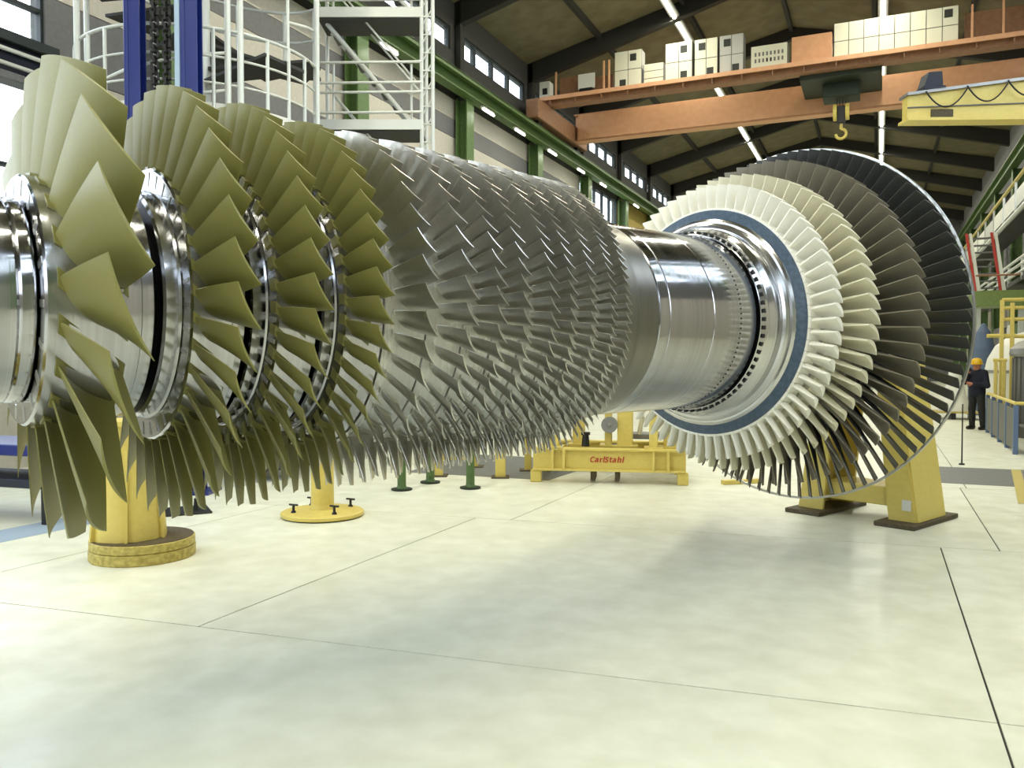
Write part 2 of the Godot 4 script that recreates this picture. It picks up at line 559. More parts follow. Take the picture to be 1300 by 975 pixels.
func make_columns() -> void:
	for k in range(-3, 12):
		var f := 5.8 + 6.0 * k
		var o := thing("wall_column", "green steel column carrying the crane runway on the left wall", "column", W(-12.2, 0, f), 0.0, "green columns along the left wall")
		var st := new_st()
		box(st, Vector3(0.18, 5.0, 0), Vector3(0.05, 10.0, 0.5), Basis(), 0.006)
		part(st, "flange", M.green, o)
		st = new_st()
		box(st, Vector3(-0.18, 5.0, 0), Vector3(0.05, 10.0, 0.5), Basis(), 0.006)
		part(st, "flange", M.green, o)
		st = new_st()
		box(st, Vector3(0, 5.0, 0), Vector3(0.31, 10.0, 0.05))
		part(st, "web", M.green, o)
		st = new_st()
		box(st, Vector3(-0.17, 11.6, 0), Vector3(0.18, 3.0, 0.28))
		part(st, "upper_post", M.rafter, o)
		o = thing("wall_column", "green steel column along the right wall", "column", W(5.4, 0, f), 0.0, "green columns along the right wall")
		st = new_st()
		for x in [-0.18, 0.18]:
			box(st, Vector3(x, 5.0, 0), Vector3(0.05, 10.0, 0.45))
		box(st, Vector3(0, 5.0, 0), Vector3(0.31, 10.0, 0.05))
		part(st, "shaft", M.green, o)
	for s in [[-11.95, "crane runway beam along the left wall with green flanges and steel rail"], [5.2, "crane runway beam along the dark right wall"]]:
		var o := thing("crane_runway", s[1], "crane rail", W(s[0], 10.0, 29.8))
		var st := new_st()
		box(st, Vector3(0, 0.24, 0), Vector3(0.06, 0.42, 94.0))
		part(st, "web", M.green, o)
		st = new_st()
		box(st, Vector3(0.05, 0.45, 0), Vector3(0.50, 0.05, 94.0))
		box(st, Vector3(0.28, 0.40, 0), Vector3(0.04, 0.12, 94.0))
		part(st, "top_flange", M.green, o)
		st = new_st()
		box(st, Vector3(0, 0.02, 0), Vector3(0.34, 0.04, 94.0))
		part(st, "bottom_flange", M.green, o)
		st = new_st()
		box(st, Vector3(0, 0.51, 0), Vector3(0.08, 0.07, 94.0))
		part(st, "rail", M.grey_metal, o)
	# small wall lamps under the runway
	for f in [18.6, 24.6, 27.2, 30.4, 33.8, 36.9, 42.6]:
		var o := thing("wall_lamp", "short white tube lamp below the left crane runway", "lamp", W(-11.74, 9.80, f), 0.0, "tube lamps below the left runway")
		var st := new_st()
		box(st, Vector3(-0.03, 0.08, 0), Vector3(0.12, 0.05, 0.85), Basis(), 0.01)
		box(st, Vector3(-0.09, 0.15, 0), Vector3(0.04, 0.12, 0.04))
		part(st, "housing", M.lamp_body, o)
		st = new_st()
		cyl(st, Vector3(0, 0.01, -0.40), Vector3(0, 0.01, 0.40), 0.04, 0.04, 8)
		part(st, "tube", M.tube, o)
		var l := AreaLight3D.new()
		l.name = "light"
		l.area_size = Vector2(0.08, 0.8)
		l.light_energy = 0.6
		l.light_color = Color(1, 1, 0.95)
		l.area_range = 40.0
		l.shadow_enabled = true
		l.rotation_degrees = Vector3(-90, 0, 0)
		l.position.y = -0.07
		o.add_child(l)
	# girder with pipes crossing the near window
	var o := thing("wall_girder", "dark horizontal girder with pipes in front of the big left window", "girder", W(-12.3, 6.0, 5.3))
	var st := new_st()
	box(st, Vector3(0, 0.66, 0), Vector3(0.3, 0.16, 8.2), Basis(), 0.01)
	part(st, "top_flange", M.frame, o)
	st = new_st()
	box(st, Vector3(-0.04, 0.36, 0), Vector3(0.08, 0.45, 8.2))
	part(st, "web", M.navy, o)
	st = new_st()
	box(st, Vector3(0, 0.06, 0), Vector3(0.3, 0.12, 8.2), Basis(), 0.01)
	part(st, "bottom_flange", M.grey, o)
	for y in [0.47, 0.25]:
		st = new_st()
		cyl(st, Vector3(0.08, y, -4.1), Vector3(0.08, y, 4.1), 0.035, 0.035, 8)
		part(st, "pipe", M.galv, o)

# ---------------------------------------------------------------- the rotor
# local frame: x along the axis, y up, z towards the camera side; angle t from z towards y
func cp(s: float, r: float, t: float) -> Vector3:
	return Vector3(s, r * sin(t), r * cos(t))

# one blade at angle 0. d: rh, rt, s (axial centre), c0/c1 chord root/tip, g0/g1 stagger deg, th0/th1 thickness, cam (signed), foil, platform
func blade_into(st: SurfaceTool, d: Dictionary, turn := 0.0) -> void:
	var nr: int = d.get("nr", 6)
	var nc: int = d.get("nc", 6)
	var sides := [[], []]
	var fat: bool = d.get("foil", false)
	for k in nr + 1:
		var f := float(k) / nr
		var r: float = lerpf(d.rh - 0.012, d.rt, f)
		var c: float = lerpf(d.c0, d.c1, f)
		var g: float = deg_to_rad(lerpf(d.g0, d.g1, pow(f, 0.8)))
		var th: float = lerpf(d.th0, d.th1, f)
		var cam: float = lerpf(d.cam, d.cam * d.get("camtip", 0.5), f) * c
		var lean: float = d.get("lean", 0.0) * f
		var sw: float = d.get("sweep", 0.0) * f
		for w in 2:
			var row := []
			var sg := 1.0 if w == 0 else -1.0
			for i in nc + 1:
				var x := -0.5 + float(i) / nc
				var ed: float = d.get("edge", 0.25)
				var shape := ed + (1.0 - ed) * (1.0 - 4.0 * x * x)
				if fat:
					var q := x + 0.5
					shape = maxf(0.16, 2.05 * (sqrt(q + 0.015) * 0.96 - 0.15 * q - 0.80 * q * q) + 0.12 * (1.0 - q))
				var e: float = cam * 4.0 * (0.25 - x * x) + sg * th * 0.5 * shape
				var ax: float = x * c * cos(g) + e * sin(g)
				var tg: float = -x * c * sin(g) + e * cos(g)
				row.append(cp(d.s + sw + ax, r, tg / r + lean + turn))
			sides[w].append(row)
	for w in 2:
		st.set_smooth_group(1 + w)
		for k in nr:
			for i in nc:
				var a: Vector3 = sides[w][k][i]
				var b: Vector3 = sides[w][k][i + 1]
				var c2: Vector3 = sides[w][k + 1][i + 1]
				var e2: Vector3 = sides[w][k + 1][i]
				if w == 0: quad(st, a, b, c2, e2)
				else: quad(st, a, e2, c2, b)
	for i in [0, nc]:
		st.set_smooth_group(4 + (1 if i else 0))
		for k in nr:
			var a: Vector3 = sides[0][k][i]
			var b: Vector3 = sides[1][k][i]
			var c2: Vector3 = sides[1][k + 1][i]
			var e2: Vector3 = sides[0][k + 1][i]
			if i == 0: quad(st, a, e2, c2, b)
			else: quad(st, a, b, c2, e2)
	flat(st)
	for i in nc:
		quad(st, sides[0][nr][i], sides[0][nr][i + 1], sides[1][nr][i + 1], sides[1][nr][i])
	if d.has("pw"):
		# platform at the root, a block skewed along the chord
		var g: float = deg_to_rad(d.get("pg", d.g0))
		var hl: float = d.get("pl", d.c0 * cos(deg_to_rad(d.g0)) * 1.06) * 0.5
		var lo: float = d.rh - 0.05
		var hi: float = d.rh + d.get("ph", 0.006)
		var q := []
		for rr in [lo, hi]:
			for e in [[-1, -1], [1, -1], [1, 1], [-1, 1]]:
				var ax: float = e[0] * hl
				var tg: float = -ax * tan(g) + e[1] * d.pw * 0.5
				q.append(cp(d.s + ax, rr, tg / rr + turn))
		flat(st)
		for f in [[0, 1, 5, 4], [1, 2, 6, 5], [2, 3, 7, 6], [3, 0, 4, 7], [4, 5, 6, 7]]:
			var pts := [q[f[0]], q[f[1]], q[f[2]], q[f[3]]]
			var mid := Vector3.ZERO
			for x in q:
				mid += x
			mid /= 8.0
			var fm: Vector3 = (pts[0] + pts[1] + pts[2] + pts[3]) * 0.25
			if (pts[1] - pts[0]).cross(pts[2] - pts[0]).dot(fm - mid) > 0.0:
				pts.reverse()
			quad(st, pts[0], pts[1], pts[2], pts[3])

func ring_part(called: String, prof: Array, m: Material, parent: Node, n := 128) -> MeshInstance3D:
	var st := new_st()
	var pv := []
	for p in prof:
		pv.append(Vector2(p[0], p[1]))
	lathe(st, pv, n)
	return part(st, called, m, parent)

func wheel_blades(wheel: Node, d: Dictionary, count: int, phase: float, called: String, m: Material, keep: float, rest: SurfaceTool) -> void:
	var st := new_st()
	blade_into(st, d)
	var mesh := finish(st)
	var low := d.duplicate()
	low.nr = 3
	low.nc = 4
	for i in count:
		var t: float = wrapf(deg_to_rad(phase) + TAU * i / count, -PI, PI)
		if abs(t) <= keep:
			var o := node_of(mesh, called, m, wheel)
			o.basis = Basis(Vector3.RIGHT, -t)
		else:
			blade_into(rest, low, t)

func make_rotor() -> void:
	var az := deg_to_rad(25.11)
	var rot := Node3D.new()
	rot.name = numbered("turbine_rotor")
	add_child(rot)
	tag(rot, "huge gas turbine rotor with olive and steel compressor blades and pale to black turbine blades", "turbine rotor")
	var a := Vector3(sin(az), 0.0105, -cos(az)).normalized()
	var u := Vector3(cos(az), 0, sin(az))
	rot.transform = Transform3D(Basis(a, u.cross(a), u), Vector3(-0.7911, 2.0543, -8.4402))
	# front shaft with its flange
	ring_part("front_shaft", [[-8.6, 0.0], [-8.6, 0.28], [-8.58, 0.30], [-7.7, 0.30], [-7.66, 0.44], [-6.98, 0.44], [-6.97, 0.435], [-6.955, 0.435], [-6.945, 0.44], [-6.70, 0.44], [-6.695, 0.455], [-6.62, 0.456], [-6.61, 0.452], [-6.60, 0.459], [-6.556, 0.459], [-6.548, 0.454], [-6.54, 0.40]], M.steel, rot)
	# compressor wheels: [front, end, front radius, end radius]
	var hub := [0.565, 0.665, 0.715, 0.745, 0.765, 0.775, 0.785, 0.795, 0.805, 0.812, 0.82, 0.828, 0.835]
	var sc := [-6.36, -5.90, -5.555, -5.22, -4.953, -4.70, -4.49, -4.305, -4.095, -3.935, -3.76, -3.585, -3.44]
	var tip := [1.088, 1.06, 1.042, 1.012, 1.008, 1.0, 0.99, 0.982, 0.974, 0.967, 0.96, 0.952, 0.945]
	var num := [19, 36, 42, 47, 45, 46, 62, 66, 72, 78, 82, 96, 104]
	var pha := [15.0, 7.2, 1.3, 5.0, 1.8, 4.8, 3.0, 2.0, 1.0, 2.5, 1.5, 0.5, 1.0]
	var c1 := [0.43, 0.218, 0.185, 0.16, 0.148, 0.145, 0.126, 0.120, 0.115, 0.108, 0.104, 0.096, 0.090]
	var g1 := [68.0, 63.0, 60.0, 56.0, 56.0, 55.0, 53.0, 52.0, 52.0, 51.0, 50.0, 50.0, 48.0]
	var c0 := [0.33, 0.21, 0.185, 0.17, 0.172, 0.165, 0.145, 0.135, 0.13, 0.122, 0.116, 0.106, 0.098]
	var g0 := [40.0, 38.0, 38.0, 36.0, 33.0, 33.0, 34.0, 35.0, 36.0, 36.0, 36.0, 37.0, 37.0]
	var rest := new_st()
	for i in 13:
		var w: MeshInstance3D
		if i == 0:
			w = ring_part("compressor_wheel", [[-6.535, 0.40], [-6.54, 0.462], [-6.54, 0.555], [-6.53, 0.565], [-6.22, 0.572], [-6.205, 0.572], [-6.20, 0.548], [-6.165, 0.548], [-6.16, 0.54], [-6.112, 0.54], [-6.105, 0.53], [-6.105, 0.40]], M.steel, rot)
		elif i == 1:
			w = ring_part("compressor_wheel", [[-6.072, 0.40], [-6.072, 0.535], [-6.062, 0.55], [-6.01, 0.552], [-5.998, 0.558], [-5.995, 0.655], [-5.985, 0.665], [-5.80, 0.672], [-5.79, 0.672], [-5.785, 0.62], [-5.735, 0.62], [-5.73, 0.60], [-5.73, 0.40]], M.steel, rot)
		elif i == 2:
			w = ring_part("compressor_wheel", [[-5.70, 0.40], [-5.70, 0.60], [-5.692, 0.612], [-5.632, 0.614], [-5.622, 0.618], [-5.62, 0.705], [-5.612, 0.715], [-5.48, 0.72], [-5.47, 0.72], [-5.465, 0.675], [-5.40, 0.675], [-5.395, 0.66], [-5.395, 0.40]], M.steel, rot)
		elif i == 3:
			w = ring_part("compressor_wheel", [[-5.36, 0.40], [-5.36, 0.65], [-5.352, 0.662], [-5.30, 0.664], [-5.29, 0.668], [-5.288, 0.735], [-5.28, 0.745], [-5.14, 0.75], [-5.08, 0.755], [-5.075, 0.748], [-5.075, 0.70]], M.steel, rot)
		else:
			var f: float = (sc[i - 1] + sc[i]) * 0.5 if i > 4 else -5.077
			var e: float = (sc[i] + sc[i + 1]) * 0.5 if i < 12 else -3.385
			w = ring_part("compressor_wheel", [[f + 0.0003, hub[i] - 0.06], [f + 0.0003, hub[i] - 0.004], [f + 0.004, hub[i]], [e - 0.004, hub[i] + 0.003], [e - 0.0003, hub[i] - 0.001], [e - 0.0003, hub[i] - 0.06]], M.steel_b, rot)
		var d := {"rh": hub[i], "rt": tip[i], "s": sc[i], "c0": c0[i], "c1": c1[i], "g0": g0[i], "g1": g1[i],
			"th0": c0[i] * 0.09, "th1": c1[i] * (0.04 if i < 4 else 0.055), "edge": 0.25 if i < 4 else 0.5, "cam": -0.14, "camtip": 0.45, "pw": 0.05 if i < 4 else 0.03, "ph": 0.007}
		if i == 0:
			d.pw = 0.085; d.ph = 0.012; d.nr = 12; d.nc = 10; d.th0 = 0.034; d.th1 = 0.012; d.cam = -0.13
		elif i < 4:
			d.nr = 8; d.nc = 8
		wheel_blades(w, d, num[i], pha[i], "compressor_blade", M.olive if i < 4 else M.blade, PI + 0.1 if i < 4 else deg_to_rad(80.0), rest)
		if i in [0, 1, 2]:
			# dovetail ends of the blade roots on the front face of the wheel
			var face: float = [-6.54, -5.996, -5.621][i]
			var mid: float = [0.51, 0.61, 0.665][i]
			var st := new_st()
			box(st, Vector3(0, 0, 0), Vector3(0.006, 0.020 + 0.012 * float(i == 0), 0.07), Basis(), 0.002)
			var dm := finish(st)
			for k in num[i]:
				var t: float = deg_to_rad(pha[i]) + TAU * k / num[i]
				var o := node_of(dm, "dovetail", M.steel_b, w)
				o.transform = Transform3D(Basis(Vector3.RIGHT, -t), cp(face, mid, t))
	var ro := part(rest, "rear_compressor_blades", M.blade, rot)
	ro.set_meta("kind", "stuff")
	# dark gaps between the first wheels
	ring_part("tie_shaft", [[-6.6, 0.39], [-5.0, 0.42], [-5.0, 0.3]], M.dark_steel, rot, 64)
	# cone behind the compressor and the central drum
	ring_part("end_cone", [[-3.385, 0.70], [-3.382, 0.812], [-3.36, 0.812], [-3.34, 0.80], [-3.10, 0.745], [-2.88, 0.715], [-2.862, 0.709], [-2.862, 0.6]], M.dull, rot)
	ring_part("center_drum", [[-2.857, 0.6], [-2.857, 0.706], [-2.85, 0.7136], [-2.755, 0.7136], [-2.752, 0.7085], [-2.742, 0.7085], [-2.739, 0.7136], [-2.245, 0.7136], [-2.242, 0.7085], [-2.232, 0.7085], [-2.229, 0.7136], [-1.70, 0.7136], [-1.692, 0.707], [-1.692, 0.60]], M.steel, rot, 160)
	var st := new_st()
	cyl(st, Vector3(0, 0, 0), Vector3(0, 0, 0.004), 0.0075, 0.0065, 8)
	var pm := finish(st)
	for k in 120:
		var t: float = TAU * k / 120.0
		var o := node_of(pm, "balance_plug", M.dark_steel, rot)
		o.transform = Transform3D(Basis(Vector3.RIGHT, -t), cp(-1.90, 0.7126, t))
	# slotted seal ring with its lip, the chrome step and the blue film
	ring_part("seal_groove", [[-1.70, 0.62], [-1.66, 0.62], [-1.66, 0.725]], M.dark_steel, rot)
	var seal := ring_part("seal_ring", [[-1.66, 0.60], [-1.66, 0.727], [-1.655, 0.732], [-1.585, 0.752], [-1.58, 0.756], [-1.528, 0.782], [-1.52, 0.79], [-1.47, 0.79], [-1.463, 0.786], [-1.463, 0.70]], M.chrome, rot, 160)
	st = new_st()
	box(st, Vector3.ZERO, Vector3(0.056, 0.030, 0.014), Basis())
	var slot := finish(st)
	for k in 72:
		var t: float = TAU * k / 72.0
		var o := node_of(slot, "slot", M.black, seal)
		o.transform = Transform3D(Basis(Vector3.RIGHT, -t) * Basis(Vector3.UP, atan2(0.02, 0.07)), cp(-1.62, 0.7405, t))
	ring_part("chrome_step", [[-1.463, 0.70], [-1.463, 0.80], [-1.455, 0.822], [-1.435, 0.84], [-1.425, 0.842], [-1.422, 0.858], [-1.405, 0.878], [-1.40, 0.88], [-1.36, 0.88]], M.chrome, rot, 160)
	ring_part("protective_film", [[-1.38, 0.86], [-1.40, 0.882], [-1.378, 0.955], [-1.372, 0.958], [-1.36, 0.958], [-1.36, 0.9]], M.film, rot, 160)
	# turbine wheels
	var T := [
		{"w": [[-1.36, 0.5], [-1.36, 0.955], [-1.355, 0.962], [-1.20, 0.962], [-1.19, 0.95], [-1.19, 0.5]], "m": M.t1, "n": 68, "p": 3.0, "f": -1.36,
			"d": {"rh": 0.966, "rt": 1.178, "s": -1.29, "c0": 0.13, "c1": 0.15, "g0": 22.0, "g1": 42.0, "th0": 0.050, "th1": 0.042, "cam": 0.18, "camtip": 0.7, "foil": true, "nr": 6, "nc": 10, "pw": 0.085, "pg": 8.0, "pl": 0.155, "ph": 0.012}},
		{"w": [[-1.12, 0.5], [-1.12, 0.93], [-1.11, 0.945], [-0.86, 0.965], [-0.85, 0.95], [-0.85, 0.5]], "m": M.t2, "n": 68, "p": 0.5, "f": 0.0,
			"d": {"rh": 0.97, "rt": 1.30, "s": -0.975, "c0": 0.21, "c1": 0.225, "g0": 16.0, "g1": 31.0, "th0": 0.048, "th1": 0.034, "cam": 0.18, "camtip": 0.7, "foil": true, "nr": 6, "nc": 10, "pw": 0.085, "pg": 6.0, "pl": 0.24, "ph": 0.012}},
		{"w": [[-0.70, 0.5], [-0.70, 0.92], [-0.69, 0.94], [-0.38, 0.97], [-0.37, 0.95], [-0.37, 0.5]], "m": M.t3, "n": 68, "p": 0.0, "f": 0.0,
			"d": {"rh": 0.97, "rt": 1.488, "s": -0.505, "c0": 0.23, "c1": 0.225, "g0": 12.0, "g1": 40.0, "th0": 0.044, "th1": 0.018, "cam": 0.18, "camtip": 0.5, "foil": true, "nr": 8, "nc": 10, "pw": 0.085, "pg": 6.0, "pl": 0.26, "ph": 0.012}},
		{"w": [[-0.22, 0.3], [-0.22, 0.90], [-0.21, 0.92], [0.20, 0.95], [0.24, 0.90], [0.25, 0.3]], "m": M.t4, "n": 92, "p": 1.0, "f": 0.0,
			"d": {"rh": 0.95, "rt": 1.652, "s": -0.058, "c0": 0.23, "c1": 0.150, "g0": 12.0, "g1": 40.0, "th0": 0.030, "th1": 0.012, "cam": 0.16, "camtip": 0.4, "foil": true, "nr": 8, "nc": 8, "pw": 0.06, "pg": 5.0, "pl": 0.30, "ph": 0.012}}]
	for e in T:
		var w := ring_part("turbine_wheel", e.w, M.steel_b, rot)
		wheel_blades(w, e.d, e.n, e.p, "turbine_blade", e.m, PI + 0.1, rest)
	ring_part("tip_rim", [[-0.014, 1.654], [-0.014, 1.670], [-0.010, 1.674], [0.010, 1.674], [0.014, 1.670], [0.014, 1.654], [-0.014, 1.654]], M.rim, rot, 184)
	for sp in [[-1.21, -1.10, 0.9], [-0.87, -0.68, 0.9], [-0.39, -0.20, 0.9]]:
		ring_part("spacer_ring", [[sp[0], 0.5], [sp[0], sp[2]], [sp[1], sp[2]], [sp[1], 0.5]], M.steel_b, rot)
	ring_part("rear_shaft", [[0.22, 0.6], [0.34, 0.55], [0.60, 0.36], [1.2, 0.32], [1.21, 0.30], [2.2, 0.30], [2.22, 0.28], [2.22, 0.0]], M.steel, rot)

# A frame stand that carries a shaft end; z runs across the axis, x along it
func make_pedestal(at: Vector3, shaft_h: float, shaft_r: float, label: String) -> void:
	var o := thing("rotor_stand", label, "stand", at, deg_to_rad(90.0 - 25.11))
	for z in [-0.51, 0.51]:
		var st := new_st()
		box(st, Vector3(0, 0.025, z), Vector3(1.1, 0.05, 0.42), Basis(), 0.008)
		part(st, "foot_plate", M.rust, o)
	var top := shaft_h - shaft_r - 0.02
	for sg in [-1.0, 1.0]:
		var z: float = 0.51 * sg
		# two tapered web plates and the outer flange of each leg
		for x in [-0.34, 0.34]:
			var st := new_st()
			prism(st, [Vector2(z - 0.14, 0.05), Vector2(z + 0.14, 0.05), Vector2(0.30 * sg + 0.10, top), Vector2(0.30 * sg - 0.10, top)], x - 0.02, x + 0.02, Vector3.ZERO, Basis(Vector3(0, 0, 1), Vector3(0, 1, 0), Vector3(-1, 0, 0)))
			part(st, "leg_plate", M.yellow, o)
		var st2 := new_st()
		prism(st2, [Vector2(z + 0.14 * sg - 0.02, 0.05), Vector2(z + 0.14 * sg + 0.02, 0.05), Vector2(0.40 * sg + 0.02, top), Vector2(0.40 * sg - 0.02, top)], -0.34, 0.34, Vector3.ZERO, Basis(Vector3(0, 0, 1), Vector3(0, 1, 0), Vector3(-1, 0, 0)))
		part(st2, "leg_flange", M.yellow, o)
	var st := new_st()
	box(st, Vector3(0, 0.27, 0), Vector3(0.5, 0.20, 0.80), Basis(), 0.01)
	part(st, "cross_beam", M.yellow, o)
	st = new_st()
	# saddle with a rounded seat
	var n := 14
	for i in n:
		var t0: float = PI + PI * i / n
		var t1: float = PI + PI * (i + 1) / n
		var r := shaft_r + 0.003
		prism(st, [Vector2(r * cos(t0), shaft_h + r * sin(t0)), Vector2(r * cos(t0), top - 0.16), Vector2(r * cos(t1), top - 0.16), Vector2(r * cos(t1), shaft_h + r * sin(t1))], -0.30, 0.30, Vector3.ZERO, Basis(Vector3(0, 0, 1), Vector3(0, 1, 0), Vector3(-1, 0, 0)))
	for sg in [-1.0, 1.0]:
		box(st, Vector3(0, shaft_h - 0.16, sg * (shaft_r + 0.07)), Vector3(0.6, 0.36, 0.13))
	part(st, "saddle", M.yellow, o)
	st = new_st()
	box(st, Vector3(-0.372, 0.22, 0.56), Vector3(0.012, 0.11, 0.09))
	part(st, "white_label", M.white, o)

# ---------------------------------------------------------------- things on the floor
func make_floor_things() -> void:
	# thick yellow stand on a worn round base
	var o := thing("support_column", "thick yellow ribbed column on a worn round two-layer base beneath the first blades", "stand", W(-5.9, 0, 5.3))
	var st := new_st()
	lathe_y(st, [Vector2(0.0, 0.0), Vector2(0.43, 0.0), Vector2(0.435, 0.008), Vector2(0.435, 0.085), Vector2(0.425, 0.092), Vector2(0.0, 0.092)], Vector3.ZERO, 56)
	part(st, "base_disc", M.yellow_worn, o)
	st = new_st()
	lathe_y(st, [Vector2(0.0, 0.092), Vector2(0.42, 0.094), Vector2(0.43, 0.102), Vector2(0.43, 0.165), Vector2(0.42, 0.172), Vector2(0.0, 0.172)], Vector3.ZERO, 56)
	part(st, "base_disc", M.yellow_worn, o)
	st = new_st()
	lathe_y(st, [Vector2(0.415, 0.172), Vector2(0.418, 0.176), Vector2(0.0, 0.176)], Vector3.ZERO, 56)
	part(st, "top_plate", M.rust, o)
	st = new_st()
	lathe_y(st, [Vector2(0.315, 0.176), Vector2(0.245, 1.15), Vector2(0.30, 1.16), Vector2(0.30, 1.20), Vector2(0.0, 1.20)], Vector3(-0.11, 0, 0.05), 12)
	part(st, "column", M.yellow, o)
	for k in 6:
		var t: float = TAU * k / 6.0 + 0.25
		st = new_st()
		prism(st, [Vector2(0.20, 0.176), Vector2(0.340, 0.176), Vector2(0.27, 0.95), Vector2(0.18, 0.95)], -0.014, 0.014, Vector3(-0.11, 0, 0.05), Basis(Vector3.UP, t))
		part(st, "rib", M.yellow, o)
	# yellow stand on a round disc with black clamps
	o = thing("disc_stand", "yellow post on a flat round disc with four black clamp handles", "stand", W(-5.6, 0, 7.47))
	st = new_st()
	lathe_y(st, [Vector2(0.0, 0.012), Vector2(0.44, 0.012), Vector2(0.45, 0.02), Vector2(0.45, 0.05), Vector2(0.43, 0.062), Vector2(0.18, 0.085), Vector2(0.0, 0.085)], Vector3.ZERO, 56)
	part(st, "disc", M.yellow, o)
	st = new_st()
	lathe_y(st, [Vector2(0.0, 0.0), Vector2(0.43, 0.0), Vector2(0.43, 0.012), Vector2(0.0, 0.012)], Vector3.ZERO, 48)
	part(st, "rubber_pad", M.black, o)
	st = new_st()
	lathe_y(st, [Vector2(0.14, 0.08), Vector2(0.125, 0.14), Vector2(0.12, 0.95), Vector2(0.16, 0.96), Vector2(0.16, 1.0), Vector2(0.0, 1.0)], Vector3.ZERO, 28)
	part(st, "post", M.yellow, o)
	for k in 4:
		var t: float = TAU * k / 4.0 + 0.55
		var p := Vector3(0.33 * cos(t), 0.06, 0.33 * sin(t))
		st = new_st()
		cyl(st, p, p + Vector3(0, 0.09, 0), 0.014, 0.014, 8)
		cyl(st, p + Vector3(-0.055, 0.095, 0), p + Vector3(0.055, 0.095, 0), 0.011, 0.011, 8)
		cyl(st, p, p + Vector3(0, 0.03, 0), 0.035, 0.022, 10)
		part(st, "clamp_handle", M.black, o)
	# green posts
	var gl := ["green round post on a dark foot plate, nearest the yellow disc stand", "green round post in the middle, farthest of the three green posts", "green round post on a dark foot plate, nearest the yellow transport frame"]
	var gp := [[-5.76, 9.39], [-5.73, 10.1], [-4.99, 9.88]]
	for i in 3:
		o = thing("prop_post", gl[i], "post", W(gp[i][0], 0, gp[i][1]), 0.0, "green posts beneath the compressor")
		st = new_st()
		lathe_y(st, [Vector2(0.0, 0.0), Vector2(0.135, 0.0), Vector2(0.14, 0.006), Vector2(0.14, 0.022), Vector2(0.0, 0.026)], Vector3.ZERO, 28)
		part(st, "foot_plate", M.green_dark, o)
		st = new_st()
		lathe_y(st, [Vector2(0.072, 0.024), Vector2(0.058, 0.06), Vector2(0.055, 0.72), Vector2(0.085, 0.73), Vector2(0.085, 0.76), Vector2(0.0, 0.76)], Vector3.ZERO, 20)
		part(st, "post", M.green, o)
	# slim yellow posts further back
	var yl := ["slim yellow post, leftmost behind the green posts", "slim yellow post with a low rail behind the green posts", "thicker yellow post right of the green posts", "slim yellow post beside the transport frame"]
	var yp := [[-5.95, 10.75, 0.06], [-5.92, 11.9, 0.045], [-5.05, 10.98, 0.075], [-4.98, 11.85, 0.055]]
	for i in 4:
		o = thing("barrier_post", yl[i], "post", W(yp[i][0], 0, yp[i][1]), 0.4, "yellow posts behind the rotor")
		st = new_st()
		box(st, Vector3(0, 0.5, 0), Vector3(yp[i][2] * 2.0, 1.0, yp[i][2] * 2.0), Basis(), 0.012)
		part(st, "post", M.yellow, o)
		st = new_st()
		box(st, Vector3(0, 0.01, 0), Vector3(0.26, 0.02, 0.26), Basis(), 0.004)
		part(st, "foot_plate", M.rust, o)
		if i == 1:
			st = new_st()
			box(st, Vector3(-0.35, 0.14, 0), Vector3(0.7, 0.05, 0.05), Basis(), 0.008)
			part(st, "low_rail", M.yellow, o)
	make_transport_frame()
	# timber on the floor
	o = thing("floor_batten", "short yellow timber lying on the floor below the white blades", "timber", W(-1.72, 0, 11.8), 0.7)
	st = new_st()
	box(st, Vector3(0, 0.03, 0), Vector3(0.62, 0.06, 0.09), Basis(), 0.006)
	part(st, "beam", M.yellow, o)
	# trestle bench at the far left
	o = thing("work_trestle", "dark blue steel trestle bench at the left edge behind the large blades", "bench", W(-8.75, 0, 6.1), 0.12)
	st = new_st()
	box(st, Vector3(0, 0.42, 0), Vector3(1.7, 0.09, 0.7), Basis(), 0.01)
	part(st, "lower_shelf", M.navy, o)
	st = new_st()
	box(st, Vector3(0, 0.78, 0), Vector3(1.8, 0.12, 0.8), Basis(), 0.01)
	part(st, "bench_top", M.blue, o)
	for x in [-0.78, 0.78]:
		for z in [-0.3, 0.3]:
			st = new_st()
			box(st, Vector3(x, 0.37, z), Vector3(0.07, 0.74, 0.07), Basis(), 0.006)
			part(st, "leg", M.black, o)
	o = thing("floor_tray", "thin black tray lying on the floor behind the second blade row", "tray", W(-7.25, 0, 6.95), 0.9)
	st = new_st()
	box(st, Vector3(0, 0.012, 0), Vector3(0.75, 0.024, 0.5), Basis(), 0.006)
	part(st, "plate", M.black, o)
	st = new_st()
	cyl(st, Vector3(0.22, 0.02, 0.1), Vector3(0.22, 0.16, 0.1), 0.03, 0.022, 10)
	part(st, "knob", M.black, o)
	# slim barrier pole on the right
	o = thing("barrier_stanchion", "thin black pole standing on the pale floor left of the worker", "pole", W(1.27, 0, 15.4))
	st = new_st()
	lathe_y(st, [Vector2(0, 0), Vector2(0.045, 0), Vector2(0.045, 0.02), Vector2(0.012, 0.03), Vector2(0.009, 1.0), Vector2(0.0, 1.0)], Vector3.ZERO, 12)
	part(st, "pole", M.black, o)

